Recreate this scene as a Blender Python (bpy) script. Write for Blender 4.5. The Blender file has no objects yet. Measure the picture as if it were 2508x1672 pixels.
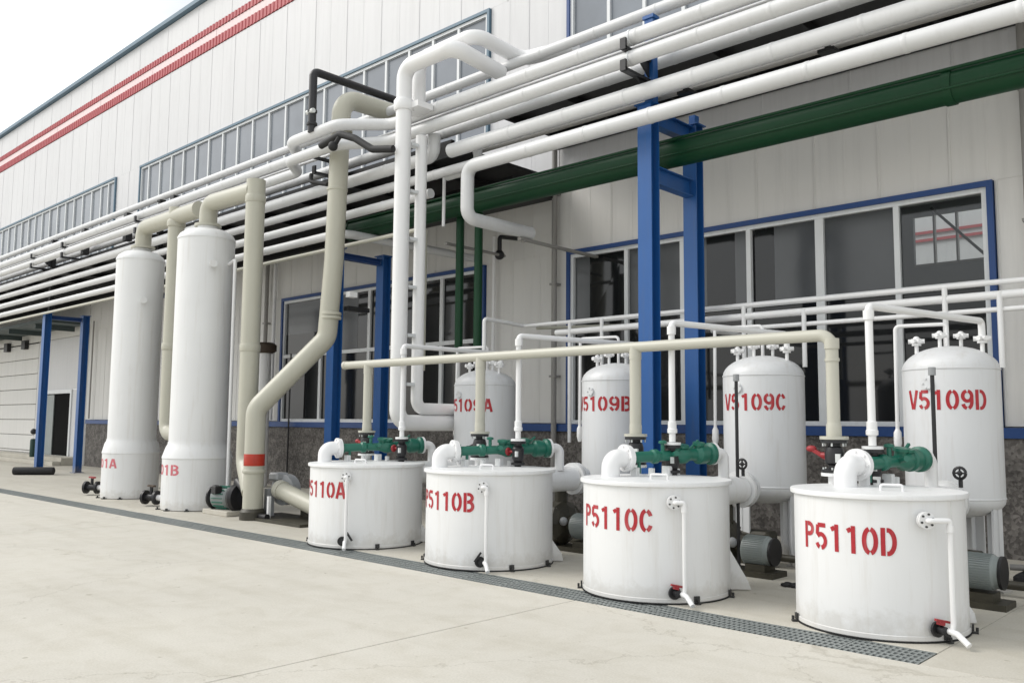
import bpy, bmesh, math, random
from mathutils import Vector, Matrix
PI = math.pi
rad = math.radians
random.seed(7)
sc = bpy.context.scene
col = sc.collection

# ------------------------------------------------------------------ camera
cam_d = bpy.data.cameras.new('camera')
cam = bpy.data.objects.new('camera', cam_d)
col.objects.link(cam)
cam_d.sensor_width = 36.0
cam_d.lens = 18.0 * 1.69247823
cam_d.clip_start = 0.05
cam_d.clip_end = 2000
yaw, pitch, roll = rad(-43.2889), rad(5.418), rad(0.506)
fwd = Vector((math.sin(yaw) * math.cos(pitch), math.cos(yaw) * math.cos(pitch), math.sin(pitch)))
rgt = Vector((math.cos(yaw), -math.sin(yaw), 0))
upv = rgt.cross(fwd)
r2 = math.cos(roll) * rgt + math.sin(roll) * upv
u2 = -math.sin(roll) * rgt + math.cos(roll) * upv
R = Matrix((r2, u2, -fwd)).transposed()
cam.matrix_world = Matrix.Translation((0, 0, 1.7)) @ R.to_4x4()
sc.camera = cam

# ------------------------------------------------------------------ light
SUN_EL, SUN_AZ = rad(42), rad(234)          # azimuth measured clockwise from +Y
world = bpy.data.worlds.new('World')
sc.world = world
world.use_nodes = True
wn, wl = world.node_tree.nodes, world.node_tree.links
wn.clear()
wo = wn.new('ShaderNodeOutputWorld')
bg = wn.new('ShaderNodeBackground')
sky = wn.new('ShaderNodeTexSky')
sky.sky_type = 'NISHITA'
sky.sun_disc = False
sky.sun_elevation = SUN_EL
sky.sun_rotation = SUN_AZ
sky.air_density = 1.0
sky.dust_density = 3.0
sky.ozone_density = 1.0
hs = wn.new('ShaderNodeHueSaturation')
hs.inputs['Saturation'].default_value = 0.45
wl.new(sky.outputs[0], hs.inputs['Color'])
# thin broken overcast: pale cloud over washed-out blue
tc = wn.new('ShaderNodeTexCoord')
mp = wn.new('ShaderNodeMapping')
mp.inputs['Scale'].default_value = (1.0, 1.0, 2.4)
wl.new(tc.outputs['Generated'], mp.inputs['Vector'])
nz = wn.new('ShaderNodeTexNoise')
nz.inputs['Scale'].default_value = 2.3
nz.inputs['Detail'].default_value = 7
wl.new(mp.outputs[0], nz.inputs['Vector'])
cr = wn.new('ShaderNodeValToRGB')
cr.color_ramp.elements[0].position = 0.40
cr.color_ramp.elements[0].color = (0.38, 0.38, 0.38, 1)
cr.color_ramp.elements[1].position = 0.62
cr.color_ramp.elements[1].color = (0.95, 0.95, 0.95, 1)
wl.new(nz.outputs[0], cr.inputs[0])
mx = wn.new('ShaderNodeMixRGB')
mx.inputs[2].default_value = (10.9, 11.15, 11.2, 1)
wl.new(cr.outputs[0], mx.inputs[0])
wl.new(hs.outputs[0], mx.inputs[1])
wl.new(mx.outputs[0], bg.inputs[0])
bg.inputs[1].default_value = 0.108
wl.new(bg.outputs[0], wo.inputs[0])

sun_d = bpy.data.lights.new('sun', 'SUN')
sun = bpy.data.objects.new('sun', sun_d)
col.objects.link(sun)
sun_d.energy = 1.35
sun_d.angle = rad(30)
sun_d.color = (1.0, 0.965, 0.91)
sdir = Vector((math.sin(SUN_AZ) * math.cos(SUN_EL), math.cos(SUN_AZ) * math.cos(SUN_EL), math.sin(SUN_EL)))
sun.rotation_euler = sdir.to_track_quat('Z', 'Y').to_euler()

sc.view_settings.view_transform = 'Standard'
sc.view_settings.look = 'None'
sc.view_settings.gamma = 1
sc.view_settings.use_curve_mapping = False
sc.view_settings.exposure = 0.31

# ------------------------------------------------------------------ materials
MATS = {}
def mat(name, base, rough=0.5, metal=0.0, var=0.06, vscale=3.0, bump=0.0, bscale=40.0, streak=0.0, streak_col=(0.2, 0.18, 0.15), spec=0.5, tint=None, splash=0.0):
    """principled paint with slow tone variation, rain streaks and fine relief"""
    m = bpy.data.materials.new(name)
    m.use_nodes = True
    n, l = m.node_tree.nodes, m.node_tree.links
    b = n['Principled BSDF']
    b.inputs['Roughness'].default_value = rough
    b.inputs['Metallic'].default_value = metal
    b.inputs['Specular IOR Level'].default_value = spec
    tcn = n.new('ShaderNodeTexCoord')
    no = n.new('ShaderNodeTexNoise')
    no.inputs['Scale'].default_value = vscale
    no.inputs['Detail'].default_value = 6
    l.new(tcn.outputs['Object'], no.inputs['Vector'])
    mixn = n.new('ShaderNodeMixRGB')
    mixn.inputs[1].default_value = (*[c * (1 - var) for c in base], 1)
    t = tint or base
    mixn.inputs[2].default_value = (*[min(1, c * (1 + var)) for c in t], 1)
    l.new(no.outputs[0], mixn.inputs[0])
    out = mixn.outputs[0]
    if streak > 0:
        mp2 = n.new('ShaderNodeMapping')
        mp2.inputs['Scale'].default_value = (9, 9, 0.7)
        gw = n.new('ShaderNodeNewGeometry'); l.new(gw.outputs['Position'], mp2.inputs['Vector'])
        n2 = n.new('ShaderNodeTexNoise')
        n2.inputs['Scale'].default_value = 1.3
        n2.inputs['Detail'].default_value = 8
        n2.inputs['Roughness'].default_value = 0.65
        l.new(mp2.outputs[0], n2.inputs['Vector'])
        rp = n.new('ShaderNodeValToRGB')
        rp.color_ramp.elements[0].position = 0.52
        rp.color_ramp.elements[0].color = (0, 0, 0, 1)
        rp.color_ramp.elements[1].position = 0.78
        rp.color_ramp.elements[1].color = (streak, streak, streak, 1)
        l.new(n2.outputs[0], rp.inputs[0])
        mx2 = n.new('ShaderNodeMixRGB')
        mx2.inputs[2].default_value = (*streak_col, 1)
        l.new(rp.outputs[0], mx2.inputs[0])
        l.new(out, mx2.inputs[1])
        out = mx2.outputs[0]
    if splash > 0:
        gp_ = n.new('ShaderNodeNewGeometry'); sx = n.new('ShaderNodeSeparateXYZ'); l.new(gp_.outputs['Position'], sx.inputs[0])
        ns = n.new('ShaderNodeTexNoise'); ns.inputs['Scale'].default_value = 7; ns.inputs['Detail'].default_value = 9; ns.inputs['Roughness'].default_value = 0.7
        l.new(gp_.outputs['Position'], ns.inputs['Vector'])
        hm = n.new('ShaderNodeMapRange'); hm.inputs['From Min'].default_value = 0.0; hm.inputs['From Max'].default_value = 0.34
        hm.inputs['To Min'].default_value = 0.62; hm.inputs['To Max'].default_value = 0.0
        l.new(sx.outputs['Z'], hm.inputs['Value'])
        ad = n.new('ShaderNodeMath'); ad.operation = 'ADD'; l.new(hm.outputs[0], ad.inputs[0]); l.new(ns.outputs[0], ad.inputs[1])
        rs_ = n.new('ShaderNodeValToRGB')
        rs_.color_ramp.elements[0].position = 0.74; rs_.color_ramp.elements[0].color = (0, 0, 0, 1)
        rs_.color_ramp.elements[1].position = 1.0; rs_.color_ramp.elements[1].color = (splash, splash, splash, 1)
        l.new(ad.outputs[0], rs_.inputs[0])
        m3 = n.new('ShaderNodeMixRGB'); m3.inputs[2].default_value = (0.34, 0.30, 0.23, 1)
        l.new(rs_.outputs[0], m3.inputs[0]); l.new(out, m3.inputs[1]); out = m3.outputs[0]
    l.new(out, b.inputs['Base Color'])
    if bump > 0:
        n3 = n.new('ShaderNodeTexNoise')
        n3.inputs['Scale'].default_value = bscale
        n3.inputs['Detail'].default_value = 5
        l.new(tcn.outputs['Object'], n3.inputs['Vector'])
        bp = n.new('ShaderNodeBump')
        bp.inputs['Strength'].default_value = bump
        bp.inputs['Distance'].default_value = 0.01
        l.new(n3.outputs[0], bp.inputs['Height'])
        l.new(bp.outputs[0], b.inputs['Normal'])
    MATS[name] = m
    return m

WHITE = mat('white_tank_paint', (0.76, 0.765, 0.765), 0.42, var=0.045, vscale=1.6, bump=0.12, bscale=3.5, streak=0.26, streak_col=(0.46, 0.41, 0.33), splash=0.26)
WHITE2 = mat('white_pressure_vessel_paint', (0.66, 0.67, 0.68), 0.38, var=0.04, vscale=2, bump=0.05, bscale=6, streak=0.3, streak_col=(0.38, 0.33, 0.26), splash=0.5)
PVC = mat('white_plastic_pipe', (0.8, 0.8, 0.8), 0.3, var=0.03, vscale=3)
INS = mat('white_pipe_jacket', (0.64, 0.645, 0.65), 0.42, var=0.07, vscale=1.2, bump=0.12, bscale=9, streak=0.18, streak_col=(0.40, 0.39, 0.36))
CREAM = mat('cream_plastic_pipe', (0.46, 0.45, 0.375), 0.38, var=0.07, vscale=1.3, bump=0.05, bscale=8, streak=0.22, streak_col=(0.36, 0.35, 0.27))
CREAM2 = mat('pale_cream_pipe', (0.49, 0.48, 0.41), 0.38, var=0.05, vscale=1.3, streak=0.15, streak_col=(0.4, 0.38, 0.3))
BLUE = mat('blue_steel_paint', (0.012, 0.088, 0.29), 0.4, var=0.12, vscale=1.5, bump=0.04, bscale=12, streak=0.35, streak_col=(0.07, 0.10, 0.16), splash=0.5)
BLUE_TRIM = mat('blue_window_trim', (0.012, 0.055, 0.20), 0.45, var=0.12, vscale=1.0)
BLUE_FADED = mat('faded_blue_trim', (0.10, 0.17, 0.23), 0.45, var=0.12, vscale=1.0)
GREENP = mat('dark_green_pipe', (0.004, 0.045, 0.016), 0.45, spec=0.3, var=0.15, vscale=2, streak=0.3, streak_col=(0.02, 0.05, 0.03))
GREENV = mat('teal_green_fitting', (0.016, 0.14, 0.095), 0.35, var=0.15, vscale=6, bump=0.1, bscale=30)
GREYGREEN = mat('grey_green_motor', (0.25, 0.28, 0.275), 0.45, var=0.12, vscale=4, bump=0.08, bscale=30)
GREY = mat('grey_cast_housing', (0.30, 0.31, 0.32), 0.5, var=0.12, vscale=4, bump=0.1, bscale=25)
BLACK = mat('black_iron', (0.014, 0.014, 0.016), 0.42, var=0.2, vscale=8, bump=0.1, bscale=40)
RUBBER = mat('black_rubber', (0.012, 0.012, 0.013), 0.65, var=0.2, vscale=8, bump=0.2, bscale=30)
DARKOIL = mat('dark_oily_iron', (0.026, 0.025, 0.019), 0.5, var=0.4, vscale=7, bump=0.25, bscale=22, tint=(0.05, 0.045, 0.03))
DECK = mat('dark_canopy_steel', (0.005, 0.005, 0.006), 0.55, var=0.2, vscale=2)
SOFFIT = mat('teal_grey_soffit', (0.055, 0.075, 0.075), 0.55, var=0.15, vscale=2)
RED = mat('red_stencil_paint', (0.40, 0.013, 0.022), 0.5, var=0.25, vscale=22, streak=0.35, streak_col=(0.66, 0.34, 0.34))
RED_FADED = mat('faded_red_stencil_paint', (0.62, 0.16, 0.19), 0.5, var=0.2, vscale=9)
REDTAPE = mat('red_tape', (0.42, 0.03, 0.012), 0.45, var=0.25, vscale=12)
REDHW = mat('red_handle', (0.30, 0.02, 0.025), 0.45, var=0.15, vscale=8)
BROWN = mat('rusty_brown_cap', (0.07, 0.05, 0.035), 0.7, var=0.25, vscale=8)
GALV = mat('galvanised_grating', (0.25, 0.27, 0.265), 0.5, metal=0.25, var=0.22, vscale=5)
CHAN = mat('drain_channel_concrete', (0.05, 0.05, 0.048), 0.9, var=0.3, vscale=4)
PIPEGREY = mat('grey_downpipe', (0.28, 0.27, 0.255), 0.5, var=0.1, vscale=1)
FRAME = mat('white_window_frame', (0.72, 0.74, 0.75), 0.4, var=0.05, vscale=2, streak=0.15)
BOLT = mat('dark_bolt', (0.03, 0.03, 0.03), 0.5, var=0.2, vscale=8)
ALU = mat('dull_aluminium_nut', (0.62, 0.64, 0.63), 0.4, var=0.1, vscale=8)

def concrete(name, base, crack=True):
    m = bpy.data.materials.new(name); m.use_nodes = True
    n, l = m.node_tree.nodes, m.node_tree.links
    b = n['Principled BSDF']
    b.inputs['Roughness'].default_value = 0.75
    b.inputs['Specular IOR Level'].default_value = 0.35
    g = n.new('ShaderNodeNewGeometry')
    def noise(scale, detail=6, rough=0.55, dist=0):
        x = n.new('ShaderNodeTexNoise'); x.inputs['Scale'].default_value = scale
        x.inputs['Detail'].default_value = detail; x.inputs['Roughness'].default_value = rough
        x.inputs['Distortion'].default_value = dist
        l.new(g.outputs['Position'], x.inputs['Vector']); return x
    def ramp(src, p0, c0, p1, c1):
        r = n.new('ShaderNodeValToRGB')
        r.color_ramp.elements[0].position = p0; r.color_ramp.elements[0].color = (*c0, 1)
        r.color_ramp.elements[1].position = p1; r.color_ramp.elements[1].color = (*c1, 1)
        l.new(src, r.inputs[0]); return r
    def mul(a, bb, f=1.0):
        x = n.new('ShaderNodeMixRGB'); x.blend_type = 'MULTIPLY'; x.inputs[0].default_value = f
        l.new(a, x.inputs[1]); l.new(bb, x.inputs[2]); return x
    a = ramp(noise(0.45, 7, 0.6).outputs[0], 0.3, [c * 0.94 for c in base], 0.7, [c * 1.04 for c in base])
    s = ramp(noise(2.6, 9, 0.7, 0.6).outputs[0], 0.30, (0.91, 0.90, 0.875), 0.55, (1, 1, 1))
    f = ramp(noise(60, 4, 0.6).outputs[0], 0.3, (0.90, 0.90, 0.89), 0.6, (1.03, 1.03, 1.03))
    sp = ramp(noise(9, 3, 0.5).outputs[0], 0.24, (0.70, 0.68, 0.63), 0.31, (1, 1, 1))
    o = mul(mul(mul(a.outputs[0], s.outputs[0]).outputs[0], f.outputs[0]).outputs[0], sp.outputs[0])
    # long faint trowel / tyre smears running along the yard
    mpn = n.new('ShaderNodeMapping'); mpn.inputs['Scale'].default_value = (0.35, 3.2, 1)
    mpn.inputs['Rotation'].default_value = (0, 0, 0.12)
    l.new(g.outputs['Position'], mpn.inputs['Vector'])
    sm = n.new('ShaderNodeTexNoise'); sm.inputs['Scale'].default_value = 1.0; sm.inputs['Detail'].default_value = 6
    l.new(mpn.outputs[0], sm.inputs['Vector'])
    o = mul(o.outputs[0], ramp(sm.outputs[0], 0.32, (0.94, 0.935, 0.92), 0.5, (1, 1, 1)).outputs[0])
    # hairline cracks and a few dark drips
    vo = n.new('ShaderNodeTexVoronoi'); vo.feature = 'DISTANCE_TO_EDGE'; vo.inputs['Scale'].default_value = 0.22
    dn = noise(1.1, 8, 0.65); ma = n.new('ShaderNodeVectorMath'); ma.operation = 'MULTIPLY_ADD'
    ma.inputs[1].default_value = (1.5, 1.5, 0); l.new(dn.outputs['Color'], ma.inputs[0]); l.new(g.outputs['Position'], ma.inputs[2])
    l.new(ma.outputs[0], vo.inputs['Vector'])
    ck = ramp(vo.outputs['Distance'], 0.0, (0.62, 0.60, 0.56), 0.0035, (1, 1, 1))
    o = mul(o.outputs[0], ck.outputs[0], 0.55)
    ds = n.new('ShaderNodeTexVoronoi'); ds.inputs['Scale'].default_value = 0.9; ds.inputs['Randomness'].default_value = 1.0
    l.new(ma.outputs[0], ds.inputs['Vector'])
    o = mul(o.outputs[0], ramp(ds.outputs['Distance'], 0.03, (0.72, 0.70, 0.65), 0.085, (1, 1, 1)).outputs[0], 0.7)
    l.new(o.outputs[0], b.inputs['Base Color'])
    bp = n.new('ShaderNodeBump'); bp.inputs['Strength'].default_value = 0.12; bp.inputs['Distance'].default_value = 0.01
    l.new(noise(35, 6, 0.7).outputs[0], bp.inputs['Height'])
    l.new(bp.outputs[0], b.inputs['Normal'])
    MATS[name] = m
    return m
CONC = concrete('pale_yard_concrete', (0.58, 0.555, 0.495))
CONC2 = concrete('apron_concrete', (0.52, 0.495, 0.435))

def cladding(name, base, ribs=True, rib=0.15):
    m = bpy.data.materials.new(name); m.use_nodes = True
    n, l = m.node_tree.nodes, m.node_tree.links
    b = n['Principled BSDF']; b.inputs['Roughness'].default_value = 0.5
    g = n.new('ShaderNodeNewGeometry')
    no = n.new('ShaderNodeTexNoise'); no.inputs['Scale'].default_value = 0.5; no.inputs['Detail'].default_value = 6
    l.new(g.outputs['Position'], no.inputs['Vector'])
    mixn = n.new('ShaderNodeMixRGB')
    mixn.inputs[1].default_value = (*[c * 0.94 for c in base], 1); mixn.inputs[2].default_value = (*[c * 1.04 for c in base], 1)
    l.new(no.outputs[0], mixn.inputs[0])
    mp2 = n.new('ShaderNodeMapping'); mp2.inputs['Scale'].default_value = (6, 6, 0.35)
    l.new(g.outputs['Position'], mp2.inputs['Vector'])
    n2 = n.new('ShaderNodeTexNoise'); n2.inputs['Scale'].default_value = 1; n2.inputs['Detail'].default_value = 8; n2.inputs['Roughness'].default_value = 0.65
    l.new(mp2.outputs[0], n2.inputs['Vector'])
    rp = n.new('ShaderNodeValToRGB')
    rp.color_ramp.elements[0].position = 0.5; rp.color_ramp.elements[0].color = (0, 0, 0, 1)
    rp.color_ramp.elements[1].position = 0.8; rp.color_ramp.elements[1].color = (0.28, 0.28, 0.28, 1)
    l.new(n2.outputs[0], rp.inputs[0])
    mx2 = n.new('ShaderNodeMixRGB'); mx2.inputs[2].default_value = (*[c * 0.6 for c in base], 1)
    l.new(rp.outputs[0], mx2.inputs[0]); l.new(mixn.outputs[0], mx2.inputs[1])
    oi = n.new('ShaderNodeObjectInfo')
    mr = n.new('ShaderNodeMapRange'); mr.inputs['To Min'].default_value = 0.985; mr.inputs['To Max'].default_value = 1.01
    l.new(oi.outputs['Random'], mr.inputs['Value'])
    mm = n.new('ShaderNodeMixRGB'); mm.blend_type = 'MULTIPLY'; mm.inputs[0].default_value = 1
    l.new(mx2.outputs[0], mm.inputs[1]); l.new(mr.outputs[0], mm.inputs[2])
    l.new(mm.outputs[0], b.inputs['Base Color'])
    wv = n.new('ShaderNodeTexWave'); wv.wave_type = 'BANDS'; wv.bands_direction = 'X'
    wv.inputs['Scale'].default_value = 1 / rib / 3.18; wv.inputs['Distortion'].default_value = 0
    l.new(g.outputs['Position'], wv.inputs['Vector'])
    bp = n.new('ShaderNodeBump'); bp.inputs['Strength'].default_value = 0.3 if ribs else 0.0
    bp.inputs['Distance'].default_value = 0.006
    l.new(wv.outputs[0], bp.inputs['Height']); l.new(bp.outputs[0], b.inputs['Normal'])
    MATS[name] = m
    return m
CLAD_LO = cladding('warm_grey_cladding', (0.71, 0.70, 0.675), rib=0.25)
CLAD_UP = cladding('pale_upper_cladding', (0.645, 0.645, 0.655), rib=0.25)
CLAD_ST = cladding('red_cladding', (0.42, 0.075, 0.085), rib=0.2)
CLAD_PK = cladding('pink_washed_cladding', (0.78, 0.62, 0.62), rib=0.2)

def stone():
    m = bpy.data.materials.new('brown_pebble_dash'); m.use_nodes = True
    n, l = m.node_tree.nodes, m.node_tree.links
    b = n['Principled BSDF']; b.inputs['Roughness'].default_value = 0.85
    g = n.new('ShaderNodeNewGeometry')
    v = n.new('ShaderNodeTexVoronoi'); v.inputs['Scale'].default_value = 26
    l.new(g.outputs['Position'], v.inputs['Vector'])
    r = n.new('ShaderNodeValToRGB')
    r.color_ramp.elements[0].color = (0.095, 0.086, 0.08, 1); r.color_ramp.elements[1].color = (0.215, 0.20, 0.185, 1)
    r.color_ramp.elements[0].position = 0.1; r.color_ramp.elements[1].position = 0.9
    sep = n.new('ShaderNodeSeparateColor'); l.new(v.outputs['Color'], sep.inputs[0]); l.new(sep.outputs[0], r.inputs[0])
    no = n.new('ShaderNodeTexNoise'); no.inputs['Scale'].default_value = 3.5; no.inputs['Detail'].default_value = 5
    l.new(g.outputs['Position'], no.inputs['Vector'])
    r2_ = n.new('ShaderNodeValToRGB'); r2_.color_ramp.elements[0].position = 0.35; r2_.color_ramp.elements[1].position = 0.65
    r2_.color_ramp.elements[0].color = (0.55, 0.55, 0.55, 1)
    l.new(no.outputs[0], r2_.inputs[0])
    mm = n.new('ShaderNodeMixRGB'); mm.blend_type = 'MULTIPLY'; mm.inputs[0].default_value = 1
    l.new(r.outputs[0], mm.inputs[1]); l.new(r2_.outputs[0], mm.inputs[2]); l.new(mm.outputs[0], b.inputs['Base Color'])
    bp = n.new('ShaderNodeBump'); bp.inputs['Strength'].default_value = 0.6; bp.inputs['Distance'].default_value = 0.01
    l.new(v.outputs['Distance'], bp.inputs['Height']); l.new(bp.outputs[0], b.inputs['Normal'])
    return m
STONE = stone()

def glass(name, base, rough=0.06, wav=0.04):
    m = bpy.data.materials.new(name); m.use_nodes = True
    n, l = m.node_tree.nodes, m.node_tree.links
    b = n['Principled BSDF']; b.inputs['Roughness'].default_value = rough
    g = n.new('ShaderNodeNewGeometry')
    no = n.new('ShaderNodeTexNoise'); no.inputs['Scale'].default_value = 0.9; no.inputs['Detail'].default_value = 4
    l.new(g.outputs['Position'], no.inputs['Vector'])
    mi = n.new('ShaderNodeMixRGB')
    mi.inputs[1].default_value = (*[c * 0.7 for c in base], 1); mi.inputs[2].default_value = (*[c * 1.3 for c in base], 1)
    l.new(no.outputs[0], mi.inputs[0]); l.new(mi.outputs[0], b.inputs['Base Color'])
    bp = n.new('ShaderNodeBump'); bp.inputs['Strength'].default_value = wav; bp.inputs['Distance'].default_value = 0.02
    l.new(no.outputs[0], bp.inputs['Height']); l.new(bp.outputs[0], b.inputs['Normal'])
    return m
GL_UP = glass('mid_grey_glass', (0.085, 0.09, 0.095), 0.15)  # even grey base for the paler panes
GL_LO = glass('dark_glass', (0.012, 0.013, 0.014), 0.05)
GL_HI = glass('grey_upper_glass', (0.23, 0.25, 0.28), 0.10)
def clear_glass():
    m = bpy.data.materials.new('clear_glass'); m.use_nodes = True
    n, l = m.node_tree.nodes, m.node_tree.links
    n.clear()
    o = n.new('ShaderNodeOutputMaterial'); t = n.new('ShaderNodeBsdfTransparent'); gl = n.new('ShaderNodeBsdfGlossy')
    t.inputs[0].default_value = (0.8, 0.82, 0.82, 1); gl.inputs['Roughness'].default_value = 0.04
    fr = n.new('ShaderNodeFresnel'); fr.inputs['IOR'].default_value = 1.5
    mx_ = n.new('ShaderNodeMixShader')
    l.new(fr.outputs[0], mx_.inputs[0]); l.new(t.outputs[0], mx_.inputs[1]); l.new(gl.outputs[0], mx_.inputs[2]); l.new(mx_.outputs[0], o.inputs[0])
    return m
GL_CL = clear_glass()
ROOM = mat('grey_interior_wall', (0.20, 0.205, 0.21), 0.8, var=0.1)
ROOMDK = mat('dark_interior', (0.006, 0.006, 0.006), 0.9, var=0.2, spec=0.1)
HYD = mat('dark_green_enamel', (0.008, 0.04, 0.03), 0.5)

# ------------------------------------------------------------------ geometry helpers
class MB:
    def __init__(s): s.v = []; s.f = []; s.sm = []
    def face(s, idx, smooth=False): s.f.append(tuple(idx)); s.sm.append(smooth)
    def box(s, x0, x1, y0, y1, z0, z1, M=None):
        b = len(s.v)
        for x, y, z in ((x0,y0,z0),(x1,y0,z0),(x1,y1,z0),(x0,y1,z0),(x0,y0,z1),(x1,y0,z1),(x1,y1,z1),(x0,y1,z1)):
            p = Vector((x, y, z)); s.v.append(M @ p if M else p)
        for q in ((0,3,2,1),(4,5,6,7),(0,1,5,4),(1,2,6,5),(2,3,7,6),(3,0,4,7)): s.face([b + i for i in q])
        return s
    def rings(s, rings, closed=True, smooth=True, cap0=True, cap1=True):
        """rings: list of lists of equal-length vectors, skinned in order"""
        b = len(s.v); n = len(rings[0])
        for r in rings: s.v.extend(r)
        for i in range(len(rings) - 1):
            for j in range(n if closed else n - 1):
                k = (j + 1) % n
                s.face((b + i*n + j, b + i*n + k, b + (i+1)*n + k, b + (i+1)*n + j), smooth)
        # caps get vertices of their own so that they do not tilt the smooth side normals
        if cap0:
            c = len(s.v); s.v.extend([Vector(p) for p in rings[0]]); s.face([c + j for j in range(n)][::-1])
        if cap1:
            c = len(s.v); s.v.extend([Vector(p) for p in rings[-1]]); s.face([c + j for j in range(n)])
        return s
    def lathe(s, prof, c=(0,0,0), axis=(0,0,1), seg=32, smooth=True, cap0=True, cap1=True, hard=True):
        """prof: list of (radius, height); duplicates rings at corners so edges stay crisp"""
        a = Vector(axis).normalized(); h = Vector((1,0,0)) if abs(a.x) < 0.9 else Vector((0,1,0))
        e1 = a.cross(h).normalized(); e2 = a.cross(e1); c = Vector(c)
        def ring(r, z): return [c + a*z + (e1*math.cos(t) + e2*math.sin(t))*r for t in [2*PI*i/seg for i in range(seg)]]
        P = [p for p in prof]
        if not hard:
            return s.rings([ring(*p) for p in P], smooth=smooth, cap0=cap0, cap1=cap1)
        # split wherever the profile turns sharply
        runs = [[P[0]]]
        for i in range(1, len(P)):
            runs[-1].append(P[i])
            if i < len(P) - 1:
                d0 = Vector((P[i][0]-P[i-1][0], P[i][1]-P[i-1][1])); d1 = Vector((P[i+1][0]-P[i][0], P[i+1][1]-P[i][1]))
                if d0.length > 1e-6 and d1.length > 1e-6 and d0.angle(d1) > 0.6: runs.append([P[i]])
        for k, run in enumerate(runs):
            s.rings([ring(*p) for p in run], smooth=smooth, cap0=cap0 and k == 0, cap1=cap1 and k == len(runs)-1)
        return s
    def cyl(s, p0, p1, r, r1=None, seg=20, smooth=True):
        p0, p1 = Vector(p0), Vector(p1); d = p1 - p0
        r1 = r if r1 is None else r1
        return s.lathe([(r, 0), (r1, d.length)], p0, d, seg, smooth)
    def tube(s, pts, r, bend=None, seg=18, arc=7, cap=True):
        """round tube along a polyline with filleted corners"""
        pts = [Vector(p) for p in pts]; bend = r*2.2 if bend is None else bend
        path = [pts[0]]
        for i in range(1, len(pts)-1):
            a, b, c = pts[i-1], pts[i], pts[i+1]
            d0, d1 = (a-b), (c-b)
            ang = d0.angle(d1)
            if PI - ang < 0.02: path.append(b); continue
            t = min(bend / math.tan(ang/2), d0.length*0.48, d1.length*0.48)
            rr = t * math.tan(ang/2)
            d0n, d1n = d0.normalized(), d1.normalized()
            q0, q1 = b + d0n*t, b + d1n*t
            bis = (d0n + d1n).normalized(); cen = b + bis * (rr / math.sin(ang/2))
            v0, v1 = q0 - cen, q1 - cen; tot = v0.angle(v1); ax = v0.cross(v1).normalized()
            for k in range(arc+1): path.append(cen + Matrix.Rotation(tot*k/arc, 3, ax) @ v0)
        path.append(pts[-1])
        clean = [path[0]]
        for p in path[1:]:
            if (p - clean[-1]).length > 1e-5: clean.append(p)
        path = clean
        tg = []
        for i in range(len(path)):
            a = path[max(0, i-1)]; c = path[min(len(path)-1, i+1)]
            if 0 < i < len(path)-1: tg.append(((path[i]-a).normalized() + (c-path[i]).normalized()).normalized())
            else: tg.append((c-a).normalized())
        h = Vector((0,0,1)) if abs(tg[0].z) < 0.9 else Vector((1,0,0))
        e1 = tg[0].cross(h).normalized(); rings = []
        for i, p in enumerate(path):
            if i:
                q = tg[i-1].rotation_difference(tg[i]); e1 = (q @ e1)
            e1 = (e1 - tg[i]*e1.dot(tg[i])).normalized(); e2 = tg[i].cross(e1)
            rings.append([p + (e1*math.cos(t) + e2*math.sin(t))*r for t in [2*PI*k/seg for k in range(seg)]])
        s.rings(rings, cap0=cap, cap1=cap)
        return s
    def sphere(s, c, r, seg=16, rings=10, sc_=(1,1,1)):
        c = Vector(c); R_ = []
        for i in range(rings+1):
            t = PI*(i+0.02*(i==0)-0.02*(i==rings))/rings
            R_.append([c + Vector((r*sc_[0]*math.sin(t)*math.cos(2*PI*j/seg), r*sc_[1]*math.sin(t)*math.sin(2*PI*j/seg), -r*sc_[2]*math.cos(t))) for j in range(seg)])
        return s.rings(R_)
    def prism(s, poly, axis_vec):
        """poly: coplanar points, extruded by axis_vec"""
        b = len(s.v); n = len(poly); a = Vector(axis_vec)
        s.v.extend([Vector(p) for p in poly]); s.v.extend([Vector(p)+a for p in poly])
        s.face([b+i for i in range(n)]); s.face([b+n+i for i in range(n)][::-1])
        for i in range(n):
            k = (i+1) % n; s.face((b+i, b+n+i, b+n+k, b+k))
        return s
    def build(s, name, m, parent=None, origin=None, bevel=0.0):
        o0 = Vector(origin) if origin is not None else (Vector(parent['o0']) if parent is not None and 'o0' in parent else Vector((0,0,0)))
        me = bpy.data.meshes.new(name)
        me.from_pydata([tuple(v - o0) for v in s.v], [], s.f)
        me.polygons.foreach_set('use_smooth', s.sm)
        me.materials.append(m)
        bm = bmesh.new(); bm.from_mesh(me)
        bmesh.ops.recalc_face_normals(bm, faces=bm.faces)
        if bevel > 0:
            bmesh.ops.bevel(bm, geom=[e for e in bm.edges if e.is_manifold and e.calc_face_angle(0) > 0.8], offset=bevel, segments=1, affect='EDGES')
        bm.to_mesh(me); bm.free()
        o = bpy.data.objects.new(name, me)
        col.objects.link(o)
        if parent is not None:
            o.parent = parent
            if 'o0' in parent: o.location = (0,0,0)
            if origin is not None and 'o0' in parent: o.location = o0 - Vector(parent['o0'])
        else:
            o.location = o0
        return o

ROOTS = []
def thing(name, label, cat, loc=(0,0,0), group=None):
    o = bpy.data.objects.new(name, None); col.objects.link(o)
    o.location = loc; o['o0'] = tuple(loc); o['label'] = label; o['category'] = cat
    o.empty_display_size = 0.2
    if group: o['group'] = group
    ROOTS.append(o)
    return o
def sub(o, base):
    """lets a mesh part carry sub-parts (world coordinates stay usable)"""
    o['o0'] = tuple(base['o0'])
    ROOTS.append(o)
    return o
def tag(o, label, cat, group=None):
    o['label'] = label; o['category'] = cat
    if group: o['group'] = group
    return o
def struct(o): o['kind'] = 'structure'; return o

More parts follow.
